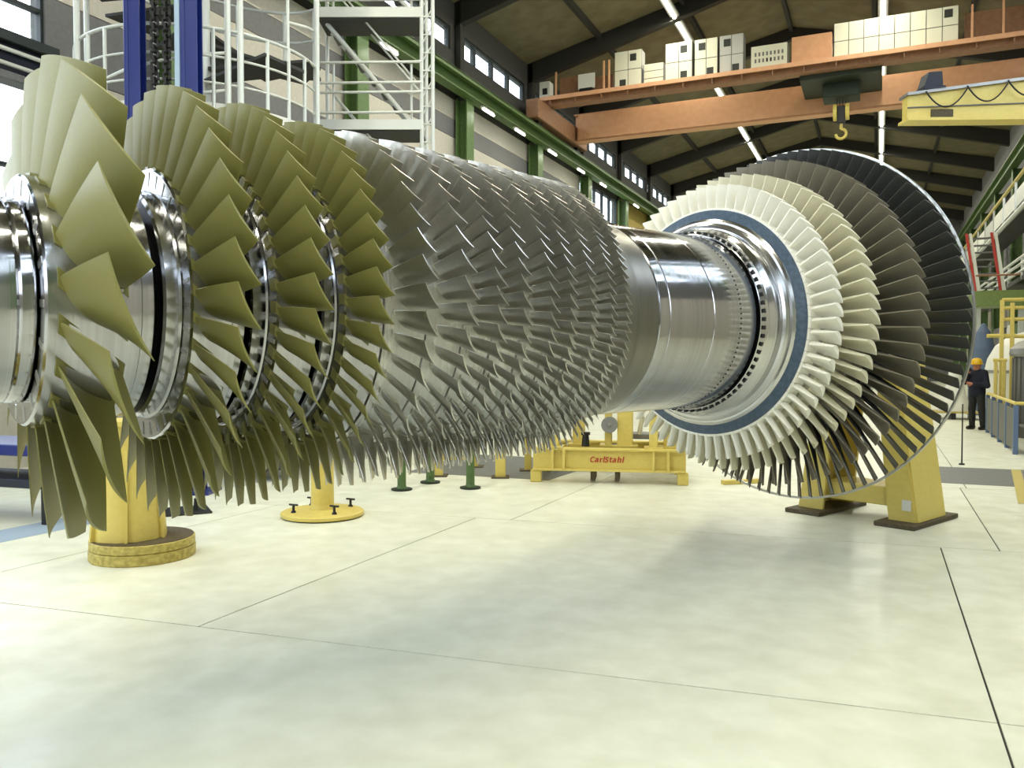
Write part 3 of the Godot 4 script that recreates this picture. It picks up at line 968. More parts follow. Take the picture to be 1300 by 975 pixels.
func make_transport_frame() -> void:
	var ang := atan2(0.25, 0.97)
	var o := thing("transport_frame", "yellow steel transport frame with red lettering between compressor and turbine", "frame", W(-3.42, 0, 11.02), ang)
	var L := 2.12
	var D := 1.25
	# front face lies at z = 0, depth goes to -z
	var st: SurfaceTool
	for z in [-0.06, -D + 0.06]:
		st = new_st()
		box(st, Vector3(0, 0.33, z), Vector3(L, 0.30, 0.03))
		box(st, Vector3(0, 0.475, z), Vector3(L, 0.03, 0.16), Basis(), 0.004)
		box(st, Vector3(0, 0.185, z), Vector3(L, 0.03, 0.16), Basis(), 0.004)
		part(st, "side_beam", M.yellow, o)
	for x in [-L * 0.5 + 0.08, L * 0.5 - 0.08]:
		st = new_st()
		box(st, Vector3(x, 0.33, -D * 0.5), Vector3(0.14, 0.28, D - 0.2), Basis(), 0.008)
		part(st, "end_beam", M.yellow, o)
		for z in [-0.08, -D + 0.08]:
			st = new_st()
			box(st, Vector3(x * 1.04, 0.085, z), Vector3(0.15, 0.17, 0.15), Basis(), 0.01)
			part(st, "foot", M.yellow, o)
	for x in [-0.78, -0.62, 0.62, 0.82]:
		st = new_st()
		box(st, Vector3(x, 0.33, -0.01), Vector3(0.035, 0.27, 0.08))
		part(st, "stiffener", M.yellow, o)
	for x in [-0.22, 0.12]:
		st = new_st()
		box(st, Vector3(x, 0.10, -0.3), Vector3(0.06, 0.14, 0.5))
		part(st, "under_strut", M.rust, o)
	# uprights
	for u in [[-0.78, -0.12, 0.16, 0.62], [-0.45, -0.5, 0.17, 0.95], [-0.02, -0.45, 0.10, 0.92], [0.22, -0.40, 0.22, 0.98], [0.62, -0.16, 0.12, 0.78], [0.86, -0.30, 0.20, 0.72]]:
		st = new_st()
		box(st, Vector3(u[0], 0.49 + u[3] * 0.5, u[1]), Vector3(u[2], u[3], 0.18), Basis(), 0.01)
		box(st, Vector3(u[0], 0.50, u[1]), Vector3(u[2] + 0.14, 0.02, 0.30))
		part(st, "upright", M.yellow, o)
	st = new_st()
	box(st, Vector3(0.5, 0.62, -0.7), Vector3(0.75, 0.08, 0.35), Basis(), 0.01)
	part(st, "shelf", M.grey_metal, o)
	st = new_st()
	cyl(st, Vector3(0.0, 0.80, -0.38), Vector3(0.0, 0.80, -0.26), 0.115, 0.115, 28)
	cyl(st, Vector3(0.0, 0.80, -0.26), Vector3(0.0, 0.80, -0.245), 0.035, 0.02, 14)
	part(st, "roller", M.grey_metal, o)
	st = new_st()
	cyl(st, Vector3(-0.33, 0.5, -0.2), Vector3(-0.33, 0.66, -0.2), 0.06, 0.045, 14)
	cyl(st, Vector3(-0.33, 0.66, -0.2), Vector3(-0.33, 0.70, -0.2), 0.065, 0.065, 14)
	part(st, "jack", M.black, o)
	st = new_st()
	tube(st, [Vector3(0.42, 0.66, -0.5), Vector3(0.46, 0.9, -0.45), Vector3(0.44, 1.1, -0.5), Vector3(0.5, 1.2, -0.6)], 0.035, 10)
	part(st, "hose", M.white, o)
	var tm := TextMesh.new()
	tm.text = "CarlStahl"
	var f := SystemFont.new()
	f.font_names = PackedStringArray(["Droid Sans"])
	f.font_weight = 700
	tm.font = f
	tm.font_size = 32
	tm.pixel_size = 0.0034
	tm.depth = 0.006
	var t := node_of(tm, "red_lettering", M.red, o)
	t.position = Vector3(-0.02, 0.33, -0.040)
	t.basis = Basis(Vector3(1, 0, 0), Vector3(0.18, 1, 0), Vector3(0, 0, 1))

# ---------------------------------------------------------------- gantry, stair and scaffold behind the rotor
func make_left_background() -> void:
	var R := Vector3(0.914, 0, -0.405)      # photograph's right in world terms
	var turn := atan2(0.405, 0.914)
	# blue hoist uprights with chains
	var o := thing("hoist_gantry", "tall blue hoist frame with two uprights and hanging chains", "gantry", W(-8.42, 0, 7.98), turn)
	var st := new_st()
	for x in [-0.36, 0.36]:
		st = new_st()
		var w := 0.20 if x < 0 else 0.22
		box(st, Vector3(x, 5.0, 0.09), Vector3(w, 10.0, 0.02), Basis(), 0.004)
		box(st, Vector3(x, 5.0, -0.09), Vector3(w, 10.0, 0.02), Basis(), 0.004)
		box(st, Vector3(x + (0.03 if x < 0 else 0.02), 5.0, 0), Vector3(0.02, 10.0, 0.16))
		box(st, Vector3(x - 0.07, 5.0, 0.105), Vector3(0.05, 10.0, 0.03), Basis(), 0.008)
		part(st, "upright", M.blue, o)
		st = new_st()
		box(st, Vector3(x, 0.02, 0), Vector3(0.5, 0.04, 0.5), Basis(), 0.006)
		part(st, "foot_plate", M.blue, o)
	st = new_st()
	box(st, Vector3(0.215, 5.0, 0.06), Vector3(0.07, 10.0, 0.08), Basis(), 0.008)
	part(st, "guide_rail", M.blue_light, o)
	st = new_st()
	box(st, Vector3(0, 9.9, 0), Vector3(1.2, 0.3, 0.3), Basis(), 0.01)
	part(st, "head_beam", M.blue, o)
	for cx in [-0.10, 0.05]:
		st = new_st()
		var y := 1.0
		var k := 0
		while y < 9.75:
			var wx := 0.042 if k % 2 == 0 else 0.014
			var wz := 0.014 if k % 2 == 0 else 0.042
			for sg in [-1.0, 1.0]:
				box(st, Vector3(cx + (wx * sg if k % 2 == 0 else 0.0), y, 0.02 + (wz * sg if k % 2 else 0.0)), Vector3(0.026, 0.085, 0.026))
			box(st, Vector3(cx, y + 0.04, 0.02), Vector3(wx * 2.0 + 0.012, 0.016, wz * 2.0 + 0.012))
			box(st, Vector3(cx, y - 0.04, 0.02), Vector3(wx * 2.0 + 0.012, 0.016, wz * 2.0 + 0.012))
			y += 0.068
			k += 1
		part(st, "chain", M.black, o)
	# spiral stair tower
	o = thing("spiral_stair", "white spiral stair tower with curved railings and dark treads", "stair", W(-9.45, 0, 9.72), turn)
	st = new_st()
	cyl(st, Vector3(0, 0, 0), Vector3(0, 12.2, 0), 0.11, 0.11, 16)
	part(st, "center_pole", M.galv, o)
	var rad := 1.73
	for y0 in [0.0, 5.06]:
		var n := 18 if y0 > 0 else 24
		for k in n:
			var t: float = 0.5 - TAU * k / 12.0
			var y: float = y0 + (0.9 if y0 > 0 else 0.2) + k * 0.2
			var b := Basis(Vector3.UP, -t)
			st = new_st()
			prism(st, [Vector2(0.10, -0.07), Vector2(rad - 0.03, -0.42), Vector2(rad - 0.03, 0.42), Vector2(0.10, 0.07)], 0.0, 0.045, Vector3(0, y, 0), b * Basis(Vector3(1, 0, 0), Vector3(0, 0, 1), Vector3(0, -1, 0)))
			part(st, "tread", M.grey_dark, o)
			var p := Vector3(cos(t) * rad, y, sin(t) * rad)
			st = new_st()
			cyl(st, p, p + Vector3(0, 1.05, 0), 0.024, 0.024, 8)
			part(st, "baluster", M.galv, o)
		for hh in [0.55, 1.05]:
			var pts := []
			for k in n * 2 - 1:
				var t: float = 0.5 - TAU * k / 24.0
				pts.append(Vector3(cos(t) * rad, y0 + (0.9 if y0 > 0 else 0.2) + k * 0.1 + hh, sin(t) * rad))
			st = new_st()
			tube(st, pts, 0.024, 8)
			part(st, "handrail", M.galv, o)
	# round landing with kick plate and guard rail, open towards the flight
	for ly in [5.02]:
		st = new_st()
		var pts := [Vector2(0, 0)]
		for k in 33:
			var t: float = PI * 0.02 + PI * 0.96 * k / 32.0
			pts.append(Vector2(cos(t) * rad, sin(t) * rad))
		prism(st, pts, 0.0, 0.05, Vector3(0, ly, 0), Basis(Vector3(1, 0, 0), Vector3(0, 0, 1), Vector3(0, -1, 0)))
		part(st, "landing", M.grey, o)
		st = new_st()
		for k in 32:
			var t0: float = PI * 0.02 + PI * 0.96 * k / 32.0
			var t1: float = PI * 0.02 + PI * 0.96 * (k + 1) / 32.0
			var a := Vector3(cos(t0) * rad, ly + 0.05, sin(t0) * rad)
			var c := Vector3(cos(t1) * rad, ly + 0.05, sin(t1) * rad)
			box(st, (a + c) * 0.5, Vector3(a.distance_to(c) + 0.004, 0.17, 0.02), Basis(Vector3.UP, -atan2((c - a).z, (c - a).x)))
		part(st, "kick_plate", M.white, o)
		for hh in [0.40, 0.75, 1.12]:
			var rp := []
			for k in 33:
				var t: float = PI * 0.02 + PI * 0.96 * k / 32.0
				rp.append(Vector3(cos(t) * rad, ly + hh, sin(t) * rad))
			st = new_st()
			tube(st, rp, 0.024 if hh > 1.0 else 0.018, 8)
			part(st, "guard_rail", M.galv, o)
		for k in 15:
			var t: float = PI * 0.02 + PI * 0.96 * k / 14.0
			var p := Vector3(cos(t) * rad, ly, sin(t) * rad)
			st = new_st()
			cyl(st, p, p + Vector3(0, 1.12, 0), 0.026, 0.026, 8)
			part(st, "guard_post", M.galv, o)
	# tall outer posts
	for t in [PI, PI * 0.76, PI * 0.33, PI * 0.30, 0.06]:
		var p := Vector3(cos(t) * (rad + 0.03), 0, sin(t) * (rad + 0.03))
		st = new_st()
		cyl(st, p, p + Vector3(0, 12.2, 0), 0.042, 0.042, 10)
		part(st, "outer_post", M.galv, o)
	# rectangular scaffold tower
	o = thing("scaffold_tower", "silver scaffold tower with platforms, guard rails and inner ladder stairs", "scaffold", W(-7.93, 0, 11.95), turn)
	var hw := 0.88
	for x in [-hw, hw]:
		for z in [-0.75, 0.0]:
			st = new_st()
			cyl(st, Vector3(x, 0, z), Vector3(x, 12.4, z), 0.034, 0.034, 10)
			part(st, "standard", M.galv, o)
	st = new_st()
	cyl(st, Vector3(hw + 0.19, 0, 0.02), Vector3(hw + 0.19, 12.4, 0.02), 0.034, 0.034, 10)
	part(st, "standard", M.galv, o)
	st = new_st()
	for k in 40:
		var y := 0.15 + k * 0.3
		cyl(st, Vector3(hw, y, 0.01), Vector3(hw + 0.19, y + 0.30, 0.02), 0.014, 0.014, 6)
		cyl(st, Vector3(hw, y + 0.16, 0.01), Vector3(hw + 0.19, y + 0.16, 0.02), 0.014, 0.014, 6)
	part(st, "lattice", M.galv, o)
	for y in [1.9, 3.75, 5.62, 7.50, 9.4]:
		st = new_st()
		box(st, Vector3(0, y, -0.37), Vector3(hw * 2.0 - 0.02, 0.05, 0.72))
		part(st, "platform", M.grey_dark, o)
		st = new_st()
		box(st, Vector3(0, y + 0.085, 0.02), Vector3(hw * 2.0, 0.17, 0.03), Basis(), 0.004)
		part(st, "toe_board", M.galv, o)
		for dy in [0.28, 0.62, 0.78, 1.12]:
			if dy == 0.78 and y < 5.0: continue
			st = new_st()
			cyl(st, Vector3(-hw, y + dy, 0.02), Vector3(hw, y + dy + 0.02, 0.02), 0.024, 0.024, 8)
			part(st, "rail", M.galv, o)
		# stair flight from this platform to the next
		st = new_st()
		for z in [-0.20, -0.60]:
			cyl(st, Vector3(hw - 0.10, y + 0.05, z), Vector3(-hw + 0.12, y + 1.86, z), 0.04, 0.04, 8)
		part(st, "stringer", M.galv, o)
		for k in 7:
			var f := (k + 0.7) / 7.6
			st = new_st()
			box(st, Vector3(lerpf(hw - 0.10, -hw + 0.12, f), lerpf(y + 0.05, y + 1.86, f), -0.40), Vector3(0.16, 0.025, 0.40))
			part(st, "step", M.grey, o)
		st = new_st()
		for z in [-0.14, -0.66]:
			cyl(st, Vector3(hw - 0.10, y + 0.85, z), Vector3(-hw + 0.12, y + 2.66, z), 0.019, 0.019, 6)
		part(st, "stair_rail", M.galv, o)
		for x in [-0.62, 0.70]:
			st = new_st()
			cyl(st, Vector3(x, y, -0.05), Vector3(x, y + 1.12, -0.05), 0.022, 0.022, 8)
			part(st, "post", M.galv, o)

# ---------------------------------------------------------------- overhead crane
func make_crane() -> void:
	var o := thing("bridge_crane", "orange overhead travelling crane bridge spanning the hall under the roof", "crane", W(-3.4, 10.55, 31.5))
	# local: x across, y above the rail, z towards camera positive; near walkway at z=+1.5, far girder at z=-1.5
	var st := new_st()
	box(st, Vector3(0, 0.80, -1.5), Vector3(16.6, 1.06, 0.06))
	box(st, Vector3(0, 1.34, -1.5), Vector3(16.6, 0.05, 0.5))
	box(st, Vector3(0, 0.26, -1.5), Vector3(16.6, 0.05, 0.5))
	part(st, "far_girder", M.orange, o)
	st = new_st()
	box(st, Vector3(0, 0.80, -1.2), Vector3(16.2, 1.02, 0.03))
	part(st, "girder_plate", M.orange, o)
	st = new_st()
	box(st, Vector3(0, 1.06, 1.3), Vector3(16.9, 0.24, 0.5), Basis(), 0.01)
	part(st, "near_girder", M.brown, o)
	st = new_st()
	box(st, Vector3(0, 1.20, 1.35), Vector3(17.2, 0.05, 0.95))
	box(st, Vector3(0, 1.16, 1.81), Vector3(17.2, 0.15, 0.04), Basis(), 0.006)
	part(st, "walkway", M.orange, o)
	for k in 17:
		st = new_st()
		box(st, Vector3(-8.2 + k * 1.02, 1.02, 1.70), Vector3(0.03, 0.16, 0.2))
		part(st, "bracket", M.brown, o)
	for x in [-8.5, 8.5]:
		st = new_st()
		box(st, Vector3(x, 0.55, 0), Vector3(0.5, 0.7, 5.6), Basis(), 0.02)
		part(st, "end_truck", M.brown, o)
		for z in [-2.2, 2.2]:
			st = new_st()
			cyl(st, Vector3(x - 0.08, 0.25, z), Vector3(x + 0.08, 0.25, z), 0.25, 0.25, 20)
			part(st, "wheel", M.dark_steel, o)
	# back panels and posts of the left walkway part
	for p in [[-7.55, 0.9], [-6.4, 0.75], [-0.9, 0.0]]:
		if p[1] > 0.0:
			st = new_st()
			box(st, Vector3(p[0], 1.22 + p[1] * 0.5, 1.05), Vector3(1.0, p[1], 0.04))
			part(st, "back_panel", M.brown, o)
	for x in [-7.95, -6.05, -5.85, 5.95, 6.8, 7.9]:
		st = new_st()
		box(st, Vector3(x, 1.75, 1.75), Vector3(0.06, 1.05, 0.06))
		part(st, "rail_post", M.orange, o)
	st = new_st()
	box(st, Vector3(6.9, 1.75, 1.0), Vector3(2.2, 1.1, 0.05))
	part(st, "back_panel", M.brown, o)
	# trolley with hook
	st = new_st()
	box(st, Vector3(2.1, 0.95, 0.05), Vector3(2.6, 0.35, 2.3), Basis(), 0.02)
	box(st, Vector3(2.1, 0.55, 0.05), Vector3(1.2, 0.5, 0.9), Basis(), 0.02)
	part(st, "trolley", M.green_dark, o)
	var hk := thing("crane_hook", "black and yellow crane hook block hanging below the bridge", "hook", W(-1.3, 10.2, 31.4))
	st = new_st()
	for x in [-0.14, -0.05, 0.05, 0.14]:
		cyl(st, Vector3(x, 0.35, 0), Vector3(x, 0.75, 0), 0.015, 0.015, 6)
	part(st, "ropes", M.black, hk)
	st = new_st()
	for x in [-0.2, 0.2]:
		cyl(st, Vector3(x - 0.06, 0.2, 0), Vector3(x + 0.06, 0.2, 0), 0.28, 0.28, 20)
	part(st, "sheave_guard", M.yellow, hk)
	st = new_st()
	box(st, Vector3(0, 0.1, 0), Vector3(0.28, 0.6, 0.3), Basis(), 0.03)
	part(st, "block", M.black, hk)
	st = new_st()
	var pts := []
	for k in 13:
		var t: float = PI * 0.5 - PI * 1.5 * k / 12.0
		pts.append(Vector3(0.17 * cos(t), -0.55 + 0.17 * sin(t), 0))
	pts.push_front(Vector3(0, -0.15, 0))
	tube(st, pts, 0.05, 10)
	part(st, "hook", M.yellow, hk)
	# cabinets standing on the walkway: [x0, x1, height, columns, rows, vents]
	var top := 11.775
	var cab := [
		[-9.13, -8.1, 1.40, 2, 2, [[0, 0], [1, 1]], "white two by two electrical cabinet, leftmost on the crane walkway"],
		[-8.02, -7.28, 0.80, 1, 3, [], "low white ribbed box between two cabinets on the crane walkway"],
		[-7.22, -6.24, 1.42, 2, 2, [[1, 0], [1, 1]], "white electrical cabinet right of the low ribbed box on the crane"],
		[-6.16, -5.34, 1.40, 2, 2, [[1, 0], [0, 1]], "white electrical cabinet in the middle of the three tall ones on the crane"],
		[-5.28, -4.45, 1.40, 2, 2, [[1, 0], [0, 1]], "greyish electrical cabinet, right of the three tall ones on the crane"],
		[-4.2, -2.98, 0.86, 1, 1, [], "low white box with a grid of slots on the crane walkway"],
		[-2.85, -1.56, 0.98, 1, 1, [], "orange box between the white cabinets on the crane walkway"],
		[-1.5, 2.2, 1.22, 8, 2, [[7, 1]], "long white row cabinet with eight doors on the crane walkway"]]
	for i in cab.size():
		var c: Array = cab[i]
		var w: float = c[1] - c[0]
		var b := thing("crane_cabinet", c[6], "cabinet", W((c[0] + c[1]) * 0.5, top, 30.1), 0.0, "cabinets on the crane walkway")
		st = new_st()
		box(st, Vector3(0, c[2] * 0.5, -0.2), Vector3(w, c[2], 0.5), Basis(), 0.015)
		part(st, "body", M.mesh_grey if i != 6 else M.orange, b)
		var nx: int = c[3]
		var ny: int = c[4]
		if i == 6: continue
		for x in nx:
			for y in ny:
				st = new_st()
				var dw := w / nx - 0.025
				var dh: float = c[2] / ny - 0.025
				var ctr := Vector3(-w * 0.5 + (x + 0.5) * w / nx, (y + 0.5) * c[2] / ny, 0.055)
				box(st, ctr, Vector3(dw, dh, 0.018), Basis(), 0.006)
				var dn := part(st, "door", M.cabinet if i != 4 else M.lamp_body, b)
				for v in c[5]:
					if v[0] == x and v[1] == y:
						st = new_st()
						box(st, ctr + Vector3(0.06 if x == 0 else -0.06, 0.08 if y else -0.12, 0.012), Vector3(0.24, 0.26, 0.012), Basis(), 0.004)
						part(st, "vent", M.vent, dn)
		if i == 5:
			for x in 8:
				for y in 2:
					st = new_st()
					box(st, Vector3(-w * 0.5 + 0.16 + x * 0.128, 0.34 + y * 0.22, 0.068), Vector3(0.06, 0.13, 0.01))
					part(st, "slot", M.grey if not (x in [3, 4] and y == 0) else M.black, b)
	var s := thing("crane_sign", "pale notice board at the left end of the crane walkway", "sign", W(-10.25, 11.775, 30.1))
	st = new_st()
	box(st, Vector3(0, 0.52, 0), Vector3(0.66, 0.56, 0.05), Basis(), 0.006)
	part(st, "board", M.white, s)
	st = new_st()
	box(st, Vector3(0, 0.12, 0), Vector3(0.5, 0.24, 0.2))
	part(st, "foot", M.black, s)
	s = thing("crane_lamp_box", "small white box with a dark square at the far left end of the crane", "box", W(-11.95, 11.775, 30.27))
	st = new_st()
	box(st, Vector3(0, 0.36, 0), Vector3(0.42, 0.72, 0.4), Basis(), 0.01)
	part(st, "housing", M.white, s)
	st = new_st()
	box(st, Vector3(0.02, 0.34, 0.205), Vector3(0.2, 0.24, 0.012))
	part(st, "opening", M.black, s)
	# yellow jib arm on the right with a blue hoist
	var j := thing("jib_crane", "yellow tapered jib arm with looped black cable and blue hoist motor", "crane", W(5.4, 0, 18.97))
	st = new_st()
	var A := W(0.38, 6.05, 16.73) - j.position
	var bx := Vector3(1.97, 0, -0.88).normalized()
	var jb := Basis(bx, Vector3.UP, bx.cross(Vector3.UP))
	prism(st, [Vector2(0, 0), Vector2(5.4, 0.05), Vector2(5.4, 1.15), Vector2(0, 0.44)], -0.10, 0.10, A, jb)
	part(st, "arm", M.yellow, j)
	st = new_st()
	prism(st, [Vector2(-0.03, 0.42), Vector2(5.4, 1.13), Vector2(5.4, 1.19), Vector2(-0.03, 0.47)], -0.17, 0.17, A, jb)
	part(st, "top_flange", M.grey_metal, j)
	st = new_st()
	prism(st, [Vector2(-0.03, -0.03), Vector2(5.4, 0.02), Vector2(5.4, 0.07), Vector2(-0.03, 0.02)], -0.19, 0.19, A, jb)
	part(st, "bottom_flange", M.yellow, j)
	st = new_st()
	prism(st, [Vector2(0, 0.205), Vector2(5.4, 0.42), Vector2(5.4, 0.44), Vector2(0, 0.225)], 0.10, 0.125, A, jb)
	part(st, "weld_strip", M.grey, j)
	st = new_st()
	prism(st, [Vector2(0.42, 0.03), Vector2(0.82, 0.03), Vector2(0.82, 0.19), Vector2(0.42, 0.19)], 0.10, 0.116, A, jb)
	part(st, "rating_plate", M.rust, j)
	st = new_st()
	var loops := [[0.28, 1.02, 0.50], [1.02, 1.75, 0.60], [1.75, 2.5, 0.70]]
	for lp in loops:
		var q := []
		for k in 13:
			var f := k / 12.0
			q.append(A + jb * Vector3(lerpf(lp[0], lp[1], f), lp[2] - 0.30 * 4.0 * f * (1.0 - f) - 0.02 + 0.05 * f, 0.20))
		tube(st, q, 0.014, 6)
	part(st, "cable", M.black, j)
	st = new_st()
	box(st, A + jb * Vector3(0.46, 0.56, 0), Vector3(0.40, 0.08, 0.34), jb, 0.01)
	prism(st, [Vector2(0.28, 0.58), Vector2(0.62, 0.62), Vector2(0.60, 0.86), Vector2(0.36, 0.84)], -0.14, 0.14, A, jb)
	part(st, "hoist_motor", M.navy, j)
	st = new_st()
	box(st, A + jb * Vector3(5.5, -2.4, 0), Vector3(0.4, 7.3, 0.4), jb, 0.02)
	part(st, "mast", M.yellow, j)

# ---------------------------------------------------------------- right side of the hall
func rail_run(o: Node, pts: Array, hs: Array, r: float, m: Material, called := "rail") -> void:
	for h in hs:
		var q := []
		for p in pts:
			q.append(p + Vector3(0, h, 0))
		var st := new_st()
		tube(st, q, r, 8)
		part(st, called, m, o)

func make_right_background() -> void:
	# guard fence of grey panels with blue posts round a test stand
	var o := thing("machine_fence", "grey panel guard fence with blue posts and yellow top rail", "fence", W(2.3, 0, 17.5))
	var pz := [0.0, -1.25, -2.5, -3.75, -5.0]
	for i in 5:
		var st := new_st()
		box(st, Vector3(0.02 * i, 0.45, pz[i]), Vector3(0.08, 0.90, 0.08), Basis(), 0.006)
		part(st, "post", M.blue_paint if i else M.blue_paint, o)
		if i < 4:
			st = new_st()
			box(st, Vector3(0.02 * i + 0.01, 0.45, (pz[i] + pz[i + 1]) * 0.5), Vector3(0.03, 0.76, 1.12), Basis(), 0.004)
			part(st, "panel", M.mesh_grey, o)
	for i in 3:
		var st := new_st()
		var x := 0.18 + 1.1 * i
		box(st, Vector3(x, 0.45, 0.04), Vector3(0.09, 0.90, 0.07), Basis(), 0.006)
		part(st, "post", M.blue_paint, o)
		st = new_st()
		box(st, Vector3(x + 0.55, 0.45, 0.04), Vector3(1.0, 0.74, 0.03), Basis(), 0.004)
		part(st, "panel", M.mesh_grey, o)
	rail_run(o, [Vector3(3.3, 0, 0.04), Vector3(0, 0, 0.0), Vector3(0.08, 0, -5.0)], [0.93], 0.035, M.yellow)
	# vertical drum shaped machine behind the fence
	o = thing("machine_drum", "large drum shaped machine with ribbed dark side and bright rounded cover", "machine", W(4.05, 0, 21.9))
	var st := new_st()
	lathe_y(st, [Vector2(0, 0), Vector2(1.35, 0), Vector2(1.35, 0.25), Vector2(1.22, 0.30), Vector2(1.22, 1.82), Vector2(0, 1.82)], Vector3.ZERO, 48)
	part(st, "body", M.grey, o)
	for k in 36:
		var t: float = TAU * k / 36.0
		st = new_st()
		box(st, Vector3(1.235 * cos(t), 1.05, 1.235 * sin(t)), Vector3(0.05, 1.45, 0.07), Basis(Vector3.UP, -t), 0.006)
		part(st, "rib", M.mesh_grey, o)
	st = new_st()
	lathe_y(st, [Vector2(1.28, 1.80), Vector2(1.32, 1.86), Vector2(1.30, 1.98), Vector2(1.16, 2.12), Vector2(0.9, 2.22), Vector2(0.5, 2.27), Vector2(0, 2.28)], Vector3.ZERO, 48)
	part(st, "cover", M.grey_metal, o)
	# yellow access railing above the machine
	o = thing("access_railing", "yellow tubular railing standing behind the drum shaped machine", "railing", W(2.76, 0, 23.5))
	for x in [0.0, 0.22, 1.3, 2.2]:
		st = new_st()
		box(st, Vector3(x, 1.6, 0), Vector3(0.09, 3.2 if x != 0.22 else 3.05, 0.09), Basis(), 0.01)
		part(st, "post", M.yellow, o)
	rail_run(o, [Vector3(0, 0, 0), Vector3(2.25, 0, 0)], [2.3, 2.72, 3.0, 3.2], 0.045, M.yellow)
	rail_run(o, [Vector3(-0.32, 0, 0.0), Vector3(0.3, 0, 0.0)], [2.32], 0.05, M.yellow)
	o = thing("yellow_gate", "pair of yellow upright bars left of the drum shaped machine", "gate", W(2.56, 0, 22.75))
	for x in [0.0, 0.17]:
		st = new_st()
		box(st, Vector3(x, 0.85, 0), Vector3(0.08, 1.7, 0.08), Basis(), 0.01)
		part(st, "post", M.yellow, o)
	rail_run(o, [Vector3(-0.06, 0, 0), Vector3(0.23, 0, 0.0)], [1.72], 0.04, M.yellow)
	# blue covered cone far behind
	o = thing("covered_load", "blue tarpaulin cone covering a load behind the worker", "tarpaulin", W(3.0, 0, 29.8))
	st = new_st()
	lathe_y(st, [Vector2(0.42, 0.0), Vector2(0.40, 1.2), Vector2(0.33, 2.1), Vector2(0.20, 2.6), Vector2(0.06, 2.85), Vector2(0, 2.88)], Vector3.ZERO, 20)
	part(st, "cover", M.tarp, o)
	o = thing("round_casing", "pale round machine casing behind the ribbed drum", "machine", W(4.05, 0, 25.5))
	st = new_st()
	lathe_y(st, [Vector2(0, 0), Vector2(1.50, 0), Vector2(1.50, 0.3), Vector2(1.44, 0.34), Vector2(1.44, 1.45), Vector2(1.38, 1.75), Vector2(1.2, 2.1), Vector2(0.9, 2.35), Vector2(0.5, 2.48), Vector2(0, 2.5)], Vector3.ZERO, 48)
	part(st, "housing", M.white, o)
	st = new_st()
	lathe_y(st, [Vector2(1.445, 1.38), Vector2(1.48, 1.38), Vector2(1.48, 1.46), Vector2(1.44, 1.46)], Vector3.ZERO, 48)
	part(st, "rim", M.grey_metal, o)
	# low crate behind the worker
	o = thing("low_pallet", "low yellow brown pallet on the floor behind the worker", "pallet", W(2.0, 0, 27.5))
	st = new_st()
	for x in [-0.5, 0.0, 0.5]:
		box(st, Vector3(x, 0.09, 0), Vector3(0.12, 0.18, 1.0))
	part(st, "skid", M.black, o)
	for z in [-0.4, -0.2, 0.0, 0.2, 0.4]:
		st = new_st()
		box(st, Vector3(0, 0.205, z), Vector3(1.3, 0.05, 0.16), Basis(), 0.006)
		part(st, "board", M.yellow_worn, o)
	o = thing("covered_cone", "white cone shaped cover standing on the low pallet", "cover", W(2.05, 0.235, 27.5))
	st = new_st()
	lathe_y(st, [Vector2(0.42, 0.0), Vector2(0.40, 0.15), Vector2(0.22, 0.8), Vector2(0.12, 1.35), Vector2(0.0, 1.4)], Vector3.ZERO, 24)
	part(st, "cover", M.white, o)
	# maintenance platform with steep stair
	o = thing("service_platform", "green service platform with steep white stair and red stringers", "platform", W(3.35, 0, 32.0))
	for x in [-0.3, 0.95]:
		st = new_st()
		box(st, Vector3(x, 1.75, 0), Vector3(0.16, 3.5, 0.16), Basis(), 0.008)
		part(st, "leg", M.galv, o)
	st = new_st()
	box(st, Vector3(0.35, 3.75, 0), Vector3(1.7, 0.5, 1.6), Basis(), 0.01)
	part(st, "deck_beam", M.green_light, o)
	st = new_st()
	for x in [-0.62, 0.12]:
		prism(st, [Vector2(x + 0.20, 4.0), Vector2(x + 0.28, 4.0), Vector2(x - 0.02, 6.0), Vector2(x - 0.10, 6.0)], -0.04, 0.04, Vector3.ZERO)
	part(st, "stringer", M.red, o)
	st = new_st()
	for x in [-0.48, 0.26]:
		prism(st, [Vector2(x + 0.14, 4.0), Vector2(x + 0.26, 4.0), Vector2(x - 0.04, 6.0), Vector2(x - 0.12, 6.0)], -0.06, 0.02, Vector3.ZERO)
	part(st, "stair_side", M.white, o)
	for k in 8:
		st = new_st()
		box(st, Vector3(0.02 - 0.035 * k, 4.15 + 0.24 * k, -0.1), Vector3(0.55, 0.04, 0.22))
		part(st, "step", M.grey, o)
	rail_run(o, [Vector3(-0.45, 4.0, 0.78), Vector3(1.18, 4.0, 0.78)], [0.5], 0.03, M.brown)
	# gallery along the right wall
	o = thing("wall_gallery", "pale steel gallery with parapet running along the right wall", "walkway", W(4.6, 0, 44.0))
	st = new_st()
	box(st, Vector3(0, 6.7, 0), Vector3(0.9, 0.16, 46.0))
	part(st, "deck", M.grey_dark, o)
	for k in 16:
		st = new_st()
		box(st, Vector3(-0.43, 7.12, 21.6 - k * 2.9), Vector3(0.04, 0.56, 2.5), Basis(), 0.006)
		part(st, "parapet_panel", M.white if k % 3 else M.galv, o)
		st = new_st()
		box(st, Vector3(-0.43, 7.2, 23.0 - k * 2.9), Vector3(0.07, 1.15, 0.07))
		part(st, "post", M.galv, o)
	rail_run(o, [Vector3(-0.43, 0, 23.0), Vector3(-0.43, 0, -23.0)], [7.78], 0.06, M.line_yellow, "hand_rail")
	rail_run(o, [Vector3(-0.43, 0, 23.0), Vector3(-0.43, 0, -23.0)], [6.66], 0.08, M.galv, "edge_rail")
	o = thing("lower_gallery", "grey handrail gallery below the pale parapet on the right wall", "walkway", W(4.6, 0, 42.0))
	st = new_st()
	box(st, Vector3(0, 4.35, 0), Vector3(0.9, 0.14, 40.0))
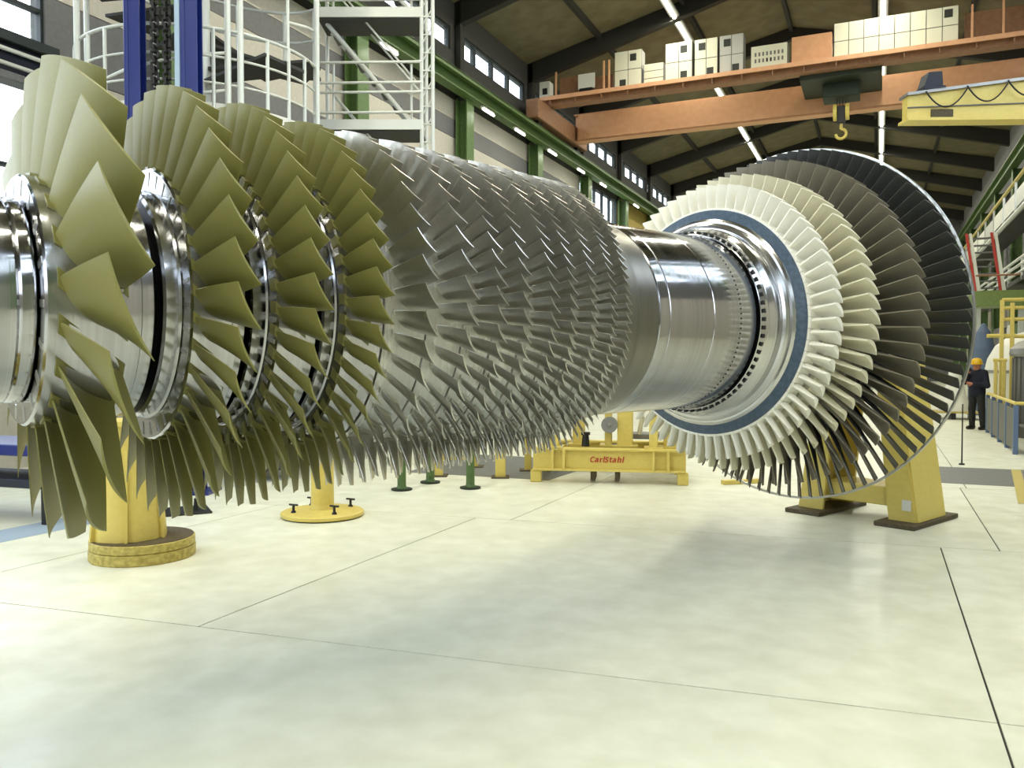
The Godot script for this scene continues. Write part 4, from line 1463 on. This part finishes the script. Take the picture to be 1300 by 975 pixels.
	part(st, "deck", M.grey_dark, o)
	rail_run(o, [Vector3(-0.42, 0, 20.0), Vector3(-0.42, 0, -20.0)], [4.6, 4.84, 5.05], 0.05, M.galv, "hand_rail")
	for k in 14:
		st = new_st()
		box(st, Vector3(-0.42, 4.7, 20.0 - k * 3.0), Vector3(0.07, 0.75, 0.07))
		part(st, "post", M.galv, o)
	# switch cabinets below the galleries
	for i in 5:
		o = thing("switch_cabinet", ["pale", "grey", "green", "pale", "grey"][i] + " tall cabinet against the right wall, %s from the ribbed drum" % ["first", "second", "third", "fourth", "fifth"][i], "cabinet", W(5.35, 0, [31.6, 33.8, 38.0, 40.0, 44.5][i]), 0.0, "cabinets along the right wall")
		var m: Material = [M.white, M.grey_metal, M.green, M.white, M.grey_metal][i]
		st = new_st()
		box(st, Vector3(0, 1.6, 0), Vector3(0.7, 3.2, 1.8), Basis(), 0.02)
		part(st, "body", m, o)
		for z in [-0.44, 0.44]:
			st = new_st()
			box(st, Vector3(-0.36, 1.6, z), Vector3(0.03, 3.0, 0.84), Basis(), 0.008)
			part(st, "door", m, o)

# ---------------------------------------------------------------- the worker
func smin(a: float, b: float, k: float) -> float:
	var h := clampf(0.5 + 0.5 * (b - a) / k, 0.0, 1.0)
	return lerpf(b, a, h) - k * h * (1.0 - h)

func field(p: Vector3, bones: Array, k: float) -> float:
	var d := 1e3
	for b in bones:
		var a: Vector3 = b[0]
		var ab: Vector3 = b[1] - a
		var l := ab.length_squared()
		var t: float = clampf((p - a).dot(ab) / l, 0.0, 1.0) if l > 1e-9 else 0.0
		var e: float = p.distance_to(a + ab * t) - lerpf(b[2], b[3], t)
		if e < d + k:
			d = smin(d, e, k)
	return d

func nets(st: SurfaceTool, bones: Array, cell: float, k: float) -> void:
	var lo := Vector3.INF
	var hi := -Vector3.INF
	for b in bones:
		var r: float = maxf(b[2], b[3]) + cell * 2.0
		for i in 2:
			lo = lo.min(b[i] - Vector3.ONE * r)
			hi = hi.max(b[i] + Vector3.ONE * r)
	var n := Vector3i(((hi - lo) / cell).ceil()) + Vector3i.ONE
	var v := PackedFloat32Array()
	v.resize(n.x * n.y * n.z)
	for z in n.z:
		for y in n.y:
			for x in n.x:
				v[x + n.x * (y + n.y * z)] = field(lo + Vector3(x, y, z) * cell, bones, k)
	var idx := {}
	for z in n.z - 1:
		for y in n.y - 1:
			for x in n.x - 1:
				var c := 0
				var sum := Vector3.ZERO
				var vals := []
				for i in 8:
					vals.append(v[(x + (i & 1)) + n.x * ((y + ((i >> 1) & 1)) + n.y * (z + (i >> 2)))])
				for e in [[0, 1], [2, 3], [4, 5], [6, 7], [0, 2], [1, 3], [4, 6], [5, 7], [0, 4], [1, 5], [2, 6], [3, 7]]:
					var a: float = vals[e[0]]
					var b: float = vals[e[1]]
					if (a < 0.0) != (b < 0.0):
						var t: float = a / (a - b)
						var p0 := Vector3(e[0] & 1, (e[0] >> 1) & 1, e[0] >> 2)
						var p1 := Vector3(e[1] & 1, (e[1] >> 1) & 1, e[1] >> 2)
						sum += p0.lerp(p1, t)
						c += 1
				if c:
					idx[Vector3i(x, y, z)] = lo + (Vector3(x, y, z) + sum / c) * cell
	st.set_smooth_group(1)
	var ax := [Vector3i(1, 0, 0), Vector3i(0, 1, 0), Vector3i(0, 0, 1)]
	for z in range(1, n.z - 1):
		for y in range(1, n.y - 1):
			for x in range(1, n.x - 1):
				var a := v[x + n.x * (y + n.y * z)]
				for d in 3:
					var q: Vector3i = Vector3i(x, y, z) + ax[d]
					var b := v[q.x + n.x * (q.y + n.y * q.z)]
					if (a < 0.0) == (b < 0.0): continue
					var u: Vector3i = ax[(d + 1) % 3]
					var w: Vector3i = ax[(d + 2) % 3]
					var c0 := Vector3i(x, y, z)
					var pts := [idx.get(c0 - u - w), idx.get(c0 - w), idx.get(c0), idx.get(c0 - u)]
					if pts.has(null): continue
					if a < 0.0: quad(st, pts[0], pts[3], pts[2], pts[1])
					else: quad(st, pts[0], pts[1], pts[2], pts[3])

func make_worker() -> void:
	# faces local +z; looks at a small device held up in both hands
	var o := thing("person", "person in navy jacket and dark trousers with a yellow safety helmet", "person", W(2.24, 0, 23.4), deg_to_rad(-38.0))
	var V := func(x: float, y: float, z: float) -> Vector3: return Vector3(x, y, z)
	var sh := 1.40
	var hl := Vector3(-0.06, 1.42, 0.25)     # raised right hand near the face
	var hr := Vector3(0.05, 1.14, 0.27)      # lower left hand
	var el := Vector3(-0.27, 1.18, 0.10)
	var er := Vector3(0.29, 1.10, 0.06)
	var bones := [
		[Vector3(0, 1.60, 0.03), Vector3(0, 1.52, 0.05), 0.095, 0.075], [Vector3(0, 1.53, 0.10), Vector3(0, 1.51, 0.12), 0.02, 0.015],
		[Vector3(0, 1.55, 0.135), Vector3(0, 1.575, 0.115), 0.014, 0.010],
		[Vector3(-0.088, 1.565, 0.03), Vector3(-0.09, 1.54, 0.03), 0.018, 0.012], [Vector3(0.088, 1.565, 0.03), Vector3(0.09, 1.54, 0.03), 0.018, 0.012],
		[Vector3(0, 1.48, 0.01), Vector3(0, 1.38, -0.01), 0.055, 0.065],
		[Vector3(-0.15, sh, 0), Vector3(0.15, sh, 0), 0.07, 0.07], [Vector3(0, 1.34, 0), Vector3(0, 1.0, 0), 0.13, 0.12],
		[Vector3(-0.18, sh, 0), el, 0.055, 0.042], [el, hl, 0.042, 0.028], [Vector3(0.18, sh, 0), er, 0.055, 0.042], [er, hr, 0.042, 0.028],
		[Vector3(-0.10, 0.93, 0), Vector3(-0.12, 0.50, 0.01), 0.085, 0.06], [Vector3(-0.12, 0.50, 0.01), Vector3(-0.13, 0.08, -0.02), 0.06, 0.04],
		[Vector3(0.10, 0.93, 0), Vector3(0.13, 0.50, 0.01), 0.085, 0.06], [Vector3(0.13, 0.50, 0.01), Vector3(0.15, 0.08, -0.02), 0.06, 0.04]]
	var st := new_st()
	nets(st, bones, 0.02, 0.03)
	# hands: palm, four fingers and thumb each
	for hnd in [[hl, el, 1.0], [hr, er, -1.0]]:
		var f: Vector3 = (hnd[0] - hnd[1]).normalized()
		var side: Vector3 = f.cross(Vector3(0, 0.3, 1)).normalized()
		var nrm := side.cross(f)
		var hb := [[hnd[0] + f * 0.01, hnd[0] + f * 0.07, 0.026, 0.028]]
		hb.append([hnd[0] + f * 0.02 + side * 0.018, hnd[0] + f * 0.08 + side * 0.022, 0.017, 0.016])
		hb.append([hnd[0] + f * 0.02 - side * 0.018, hnd[0] + f * 0.08 - side * 0.022, 0.017, 0.016])
		for q in 4:
			var b0: Vector3 = hnd[0] + f * 0.085 + side * (-0.030 + 0.020 * q)
			var len: float = [0.034, 0.040, 0.038, 0.030][q]
			var b1: Vector3 = b0 + f * len + nrm * 0.008
			hb.append([b0, b1, 0.0092, 0.0088])
			hb.append([b1, b1 + (f * 0.4 + nrm).normalized() * len * 0.9, 0.0088, 0.0078])
		var th: Vector3 = hnd[0] + f * 0.03 + side * 0.03 * hnd[2]
		hb.append([th, th + (f * 0.6 + side * hnd[2] + nrm * 0.4).normalized() * 0.04, 0.012, 0.0105])
		hb.append([th + (f * 0.6 + side * hnd[2] + nrm * 0.4).normalized() * 0.04, th + (f * 0.9 + side * hnd[2] * 0.9 + nrm * 0.9).normalized() * 0.068, 0.0105, 0.009])
		nets(st, hb, 0.0055, 0.006)
	part(st, "body", M.skin, o)
	st = new_st()
	nets(st, [[Vector3(-0.15, sh, 0), Vector3(0.15, sh, 0), 0.095, 0.095], [Vector3(0, 1.34, 0.0), Vector3(0, 0.95, 0.0), 0.165, 0.165], [Vector3(-0.07, 1.30, 0), Vector3(-0.07, 0.92, 0), 0.13, 0.13], [Vector3(0.07, 1.30, 0), Vector3(0.07, 0.92, 0), 0.13, 0.13],
		[Vector3(-0.18, sh, 0), el, 0.085, 0.068], [el, hl.lerp(el, 0.12), 0.068, 0.048], [Vector3(0.18, sh, 0), er, 0.085, 0.068], [er, hr.lerp(er, 0.12), 0.068, 0.048],
		[Vector3(0, 1.46, -0.01), Vector3(0, 1.42, -0.01), 0.075, 0.085]], 0.02, 0.03)
	part(st, "jacket", M.jacket, o)
	st = new_st()
	nets(st, [[Vector3(-0.07, 0.93, 0), Vector3(0.07, 0.93, 0), 0.125, 0.125], [Vector3(-0.095, 0.88, 0), Vector3(-0.12, 0.50, 0.01), 0.105, 0.082], [Vector3(-0.12, 0.50, 0.01), Vector3(-0.13, 0.10, -0.02), 0.082, 0.068],
		[Vector3(0.095, 0.88, 0), Vector3(0.13, 0.50, 0.01), 0.105, 0.082], [Vector3(0.13, 0.50, 0.01), Vector3(0.15, 0.10, -0.02), 0.082, 0.068]], 0.02, 0.02)
	part(st, "trousers", M.trousers, o)
	for x in [-0.13, 0.15]:
		st = new_st()
		nets(st, [[Vector3(x, 0.06, -0.06), Vector3(x * 1.12, 0.045, 0.13), 0.055, 0.042], [Vector3(x, 0.045, -0.06), Vector3(x * 1.12, 0.04, 0.12), 0.045, 0.04], [Vector3(x, 0.14, -0.03), Vector3(x, 0.08, -0.03), 0.05, 0.055]], 0.014, 0.02)
		part(st, "shoe", M.black, o)
	st = new_st()
	lathe_y(st, [Vector2(0.155, 0.0), Vector2(0.157, 0.012), Vector2(0.130, 0.02), Vector2(0.126, 0.07), Vector2(0.105, 0.125), Vector2(0.06, 0.155), Vector2(0, 0.163)], Vector3(0, 1.615, 0.035), 28)
	box(st, Vector3(0, 1.622, 0.175), Vector3(0.17, 0.012, 0.09), Basis(), 0.004)
	part(st, "helmet", M.helmet, o)
	st = new_st()
	for x in [-0.034, 0.034]:
		cyl(st, Vector3(x, 1.575, 0.112), Vector3(x, 1.575, 0.126), 0.013, 0.009, 8)
	part(st, "eyes", M.black, o)
	var cm := thing("hand_camera", "small dark device held near the face by the worker", "camera", o.position + o.basis * Vector3(-0.02, 1.47, 0.33), o.rotation.y)
	st = new_st()
	box(st, Vector3(0, 0.02, 0), Vector3(0.13, 0.09, 0.05), Basis(), 0.01)
	part(st, "case", M.black, cm)
	st = new_st()
	cyl(st, Vector3(0, 0.02, 0.02), Vector3(0, 0.02, 0.08), 0.032, 0.03, 16)
	part(st, "lens", M.dark_steel, cm)

func _ready() -> void:
	rng.seed = 5
	make_view()
	make_materials()
	make_lamps()
	make_floor()
	make_walls()
	make_roof()
	make_columns()
	make_rotor()
	make_pedestal(W(-0.07, 0, 9.99), 2.073, 0.30, "yellow A-frame stand carrying the turbine end behind the black blades")
	make_pedestal(W(-4.14, 0, 1.28), 1.971, 0.30, "yellow A-frame stand carrying the front shaft end beyond the left edge")
	make_floor_things()
	make_left_background()
	make_crane()
	make_right_background()
	make_worker()
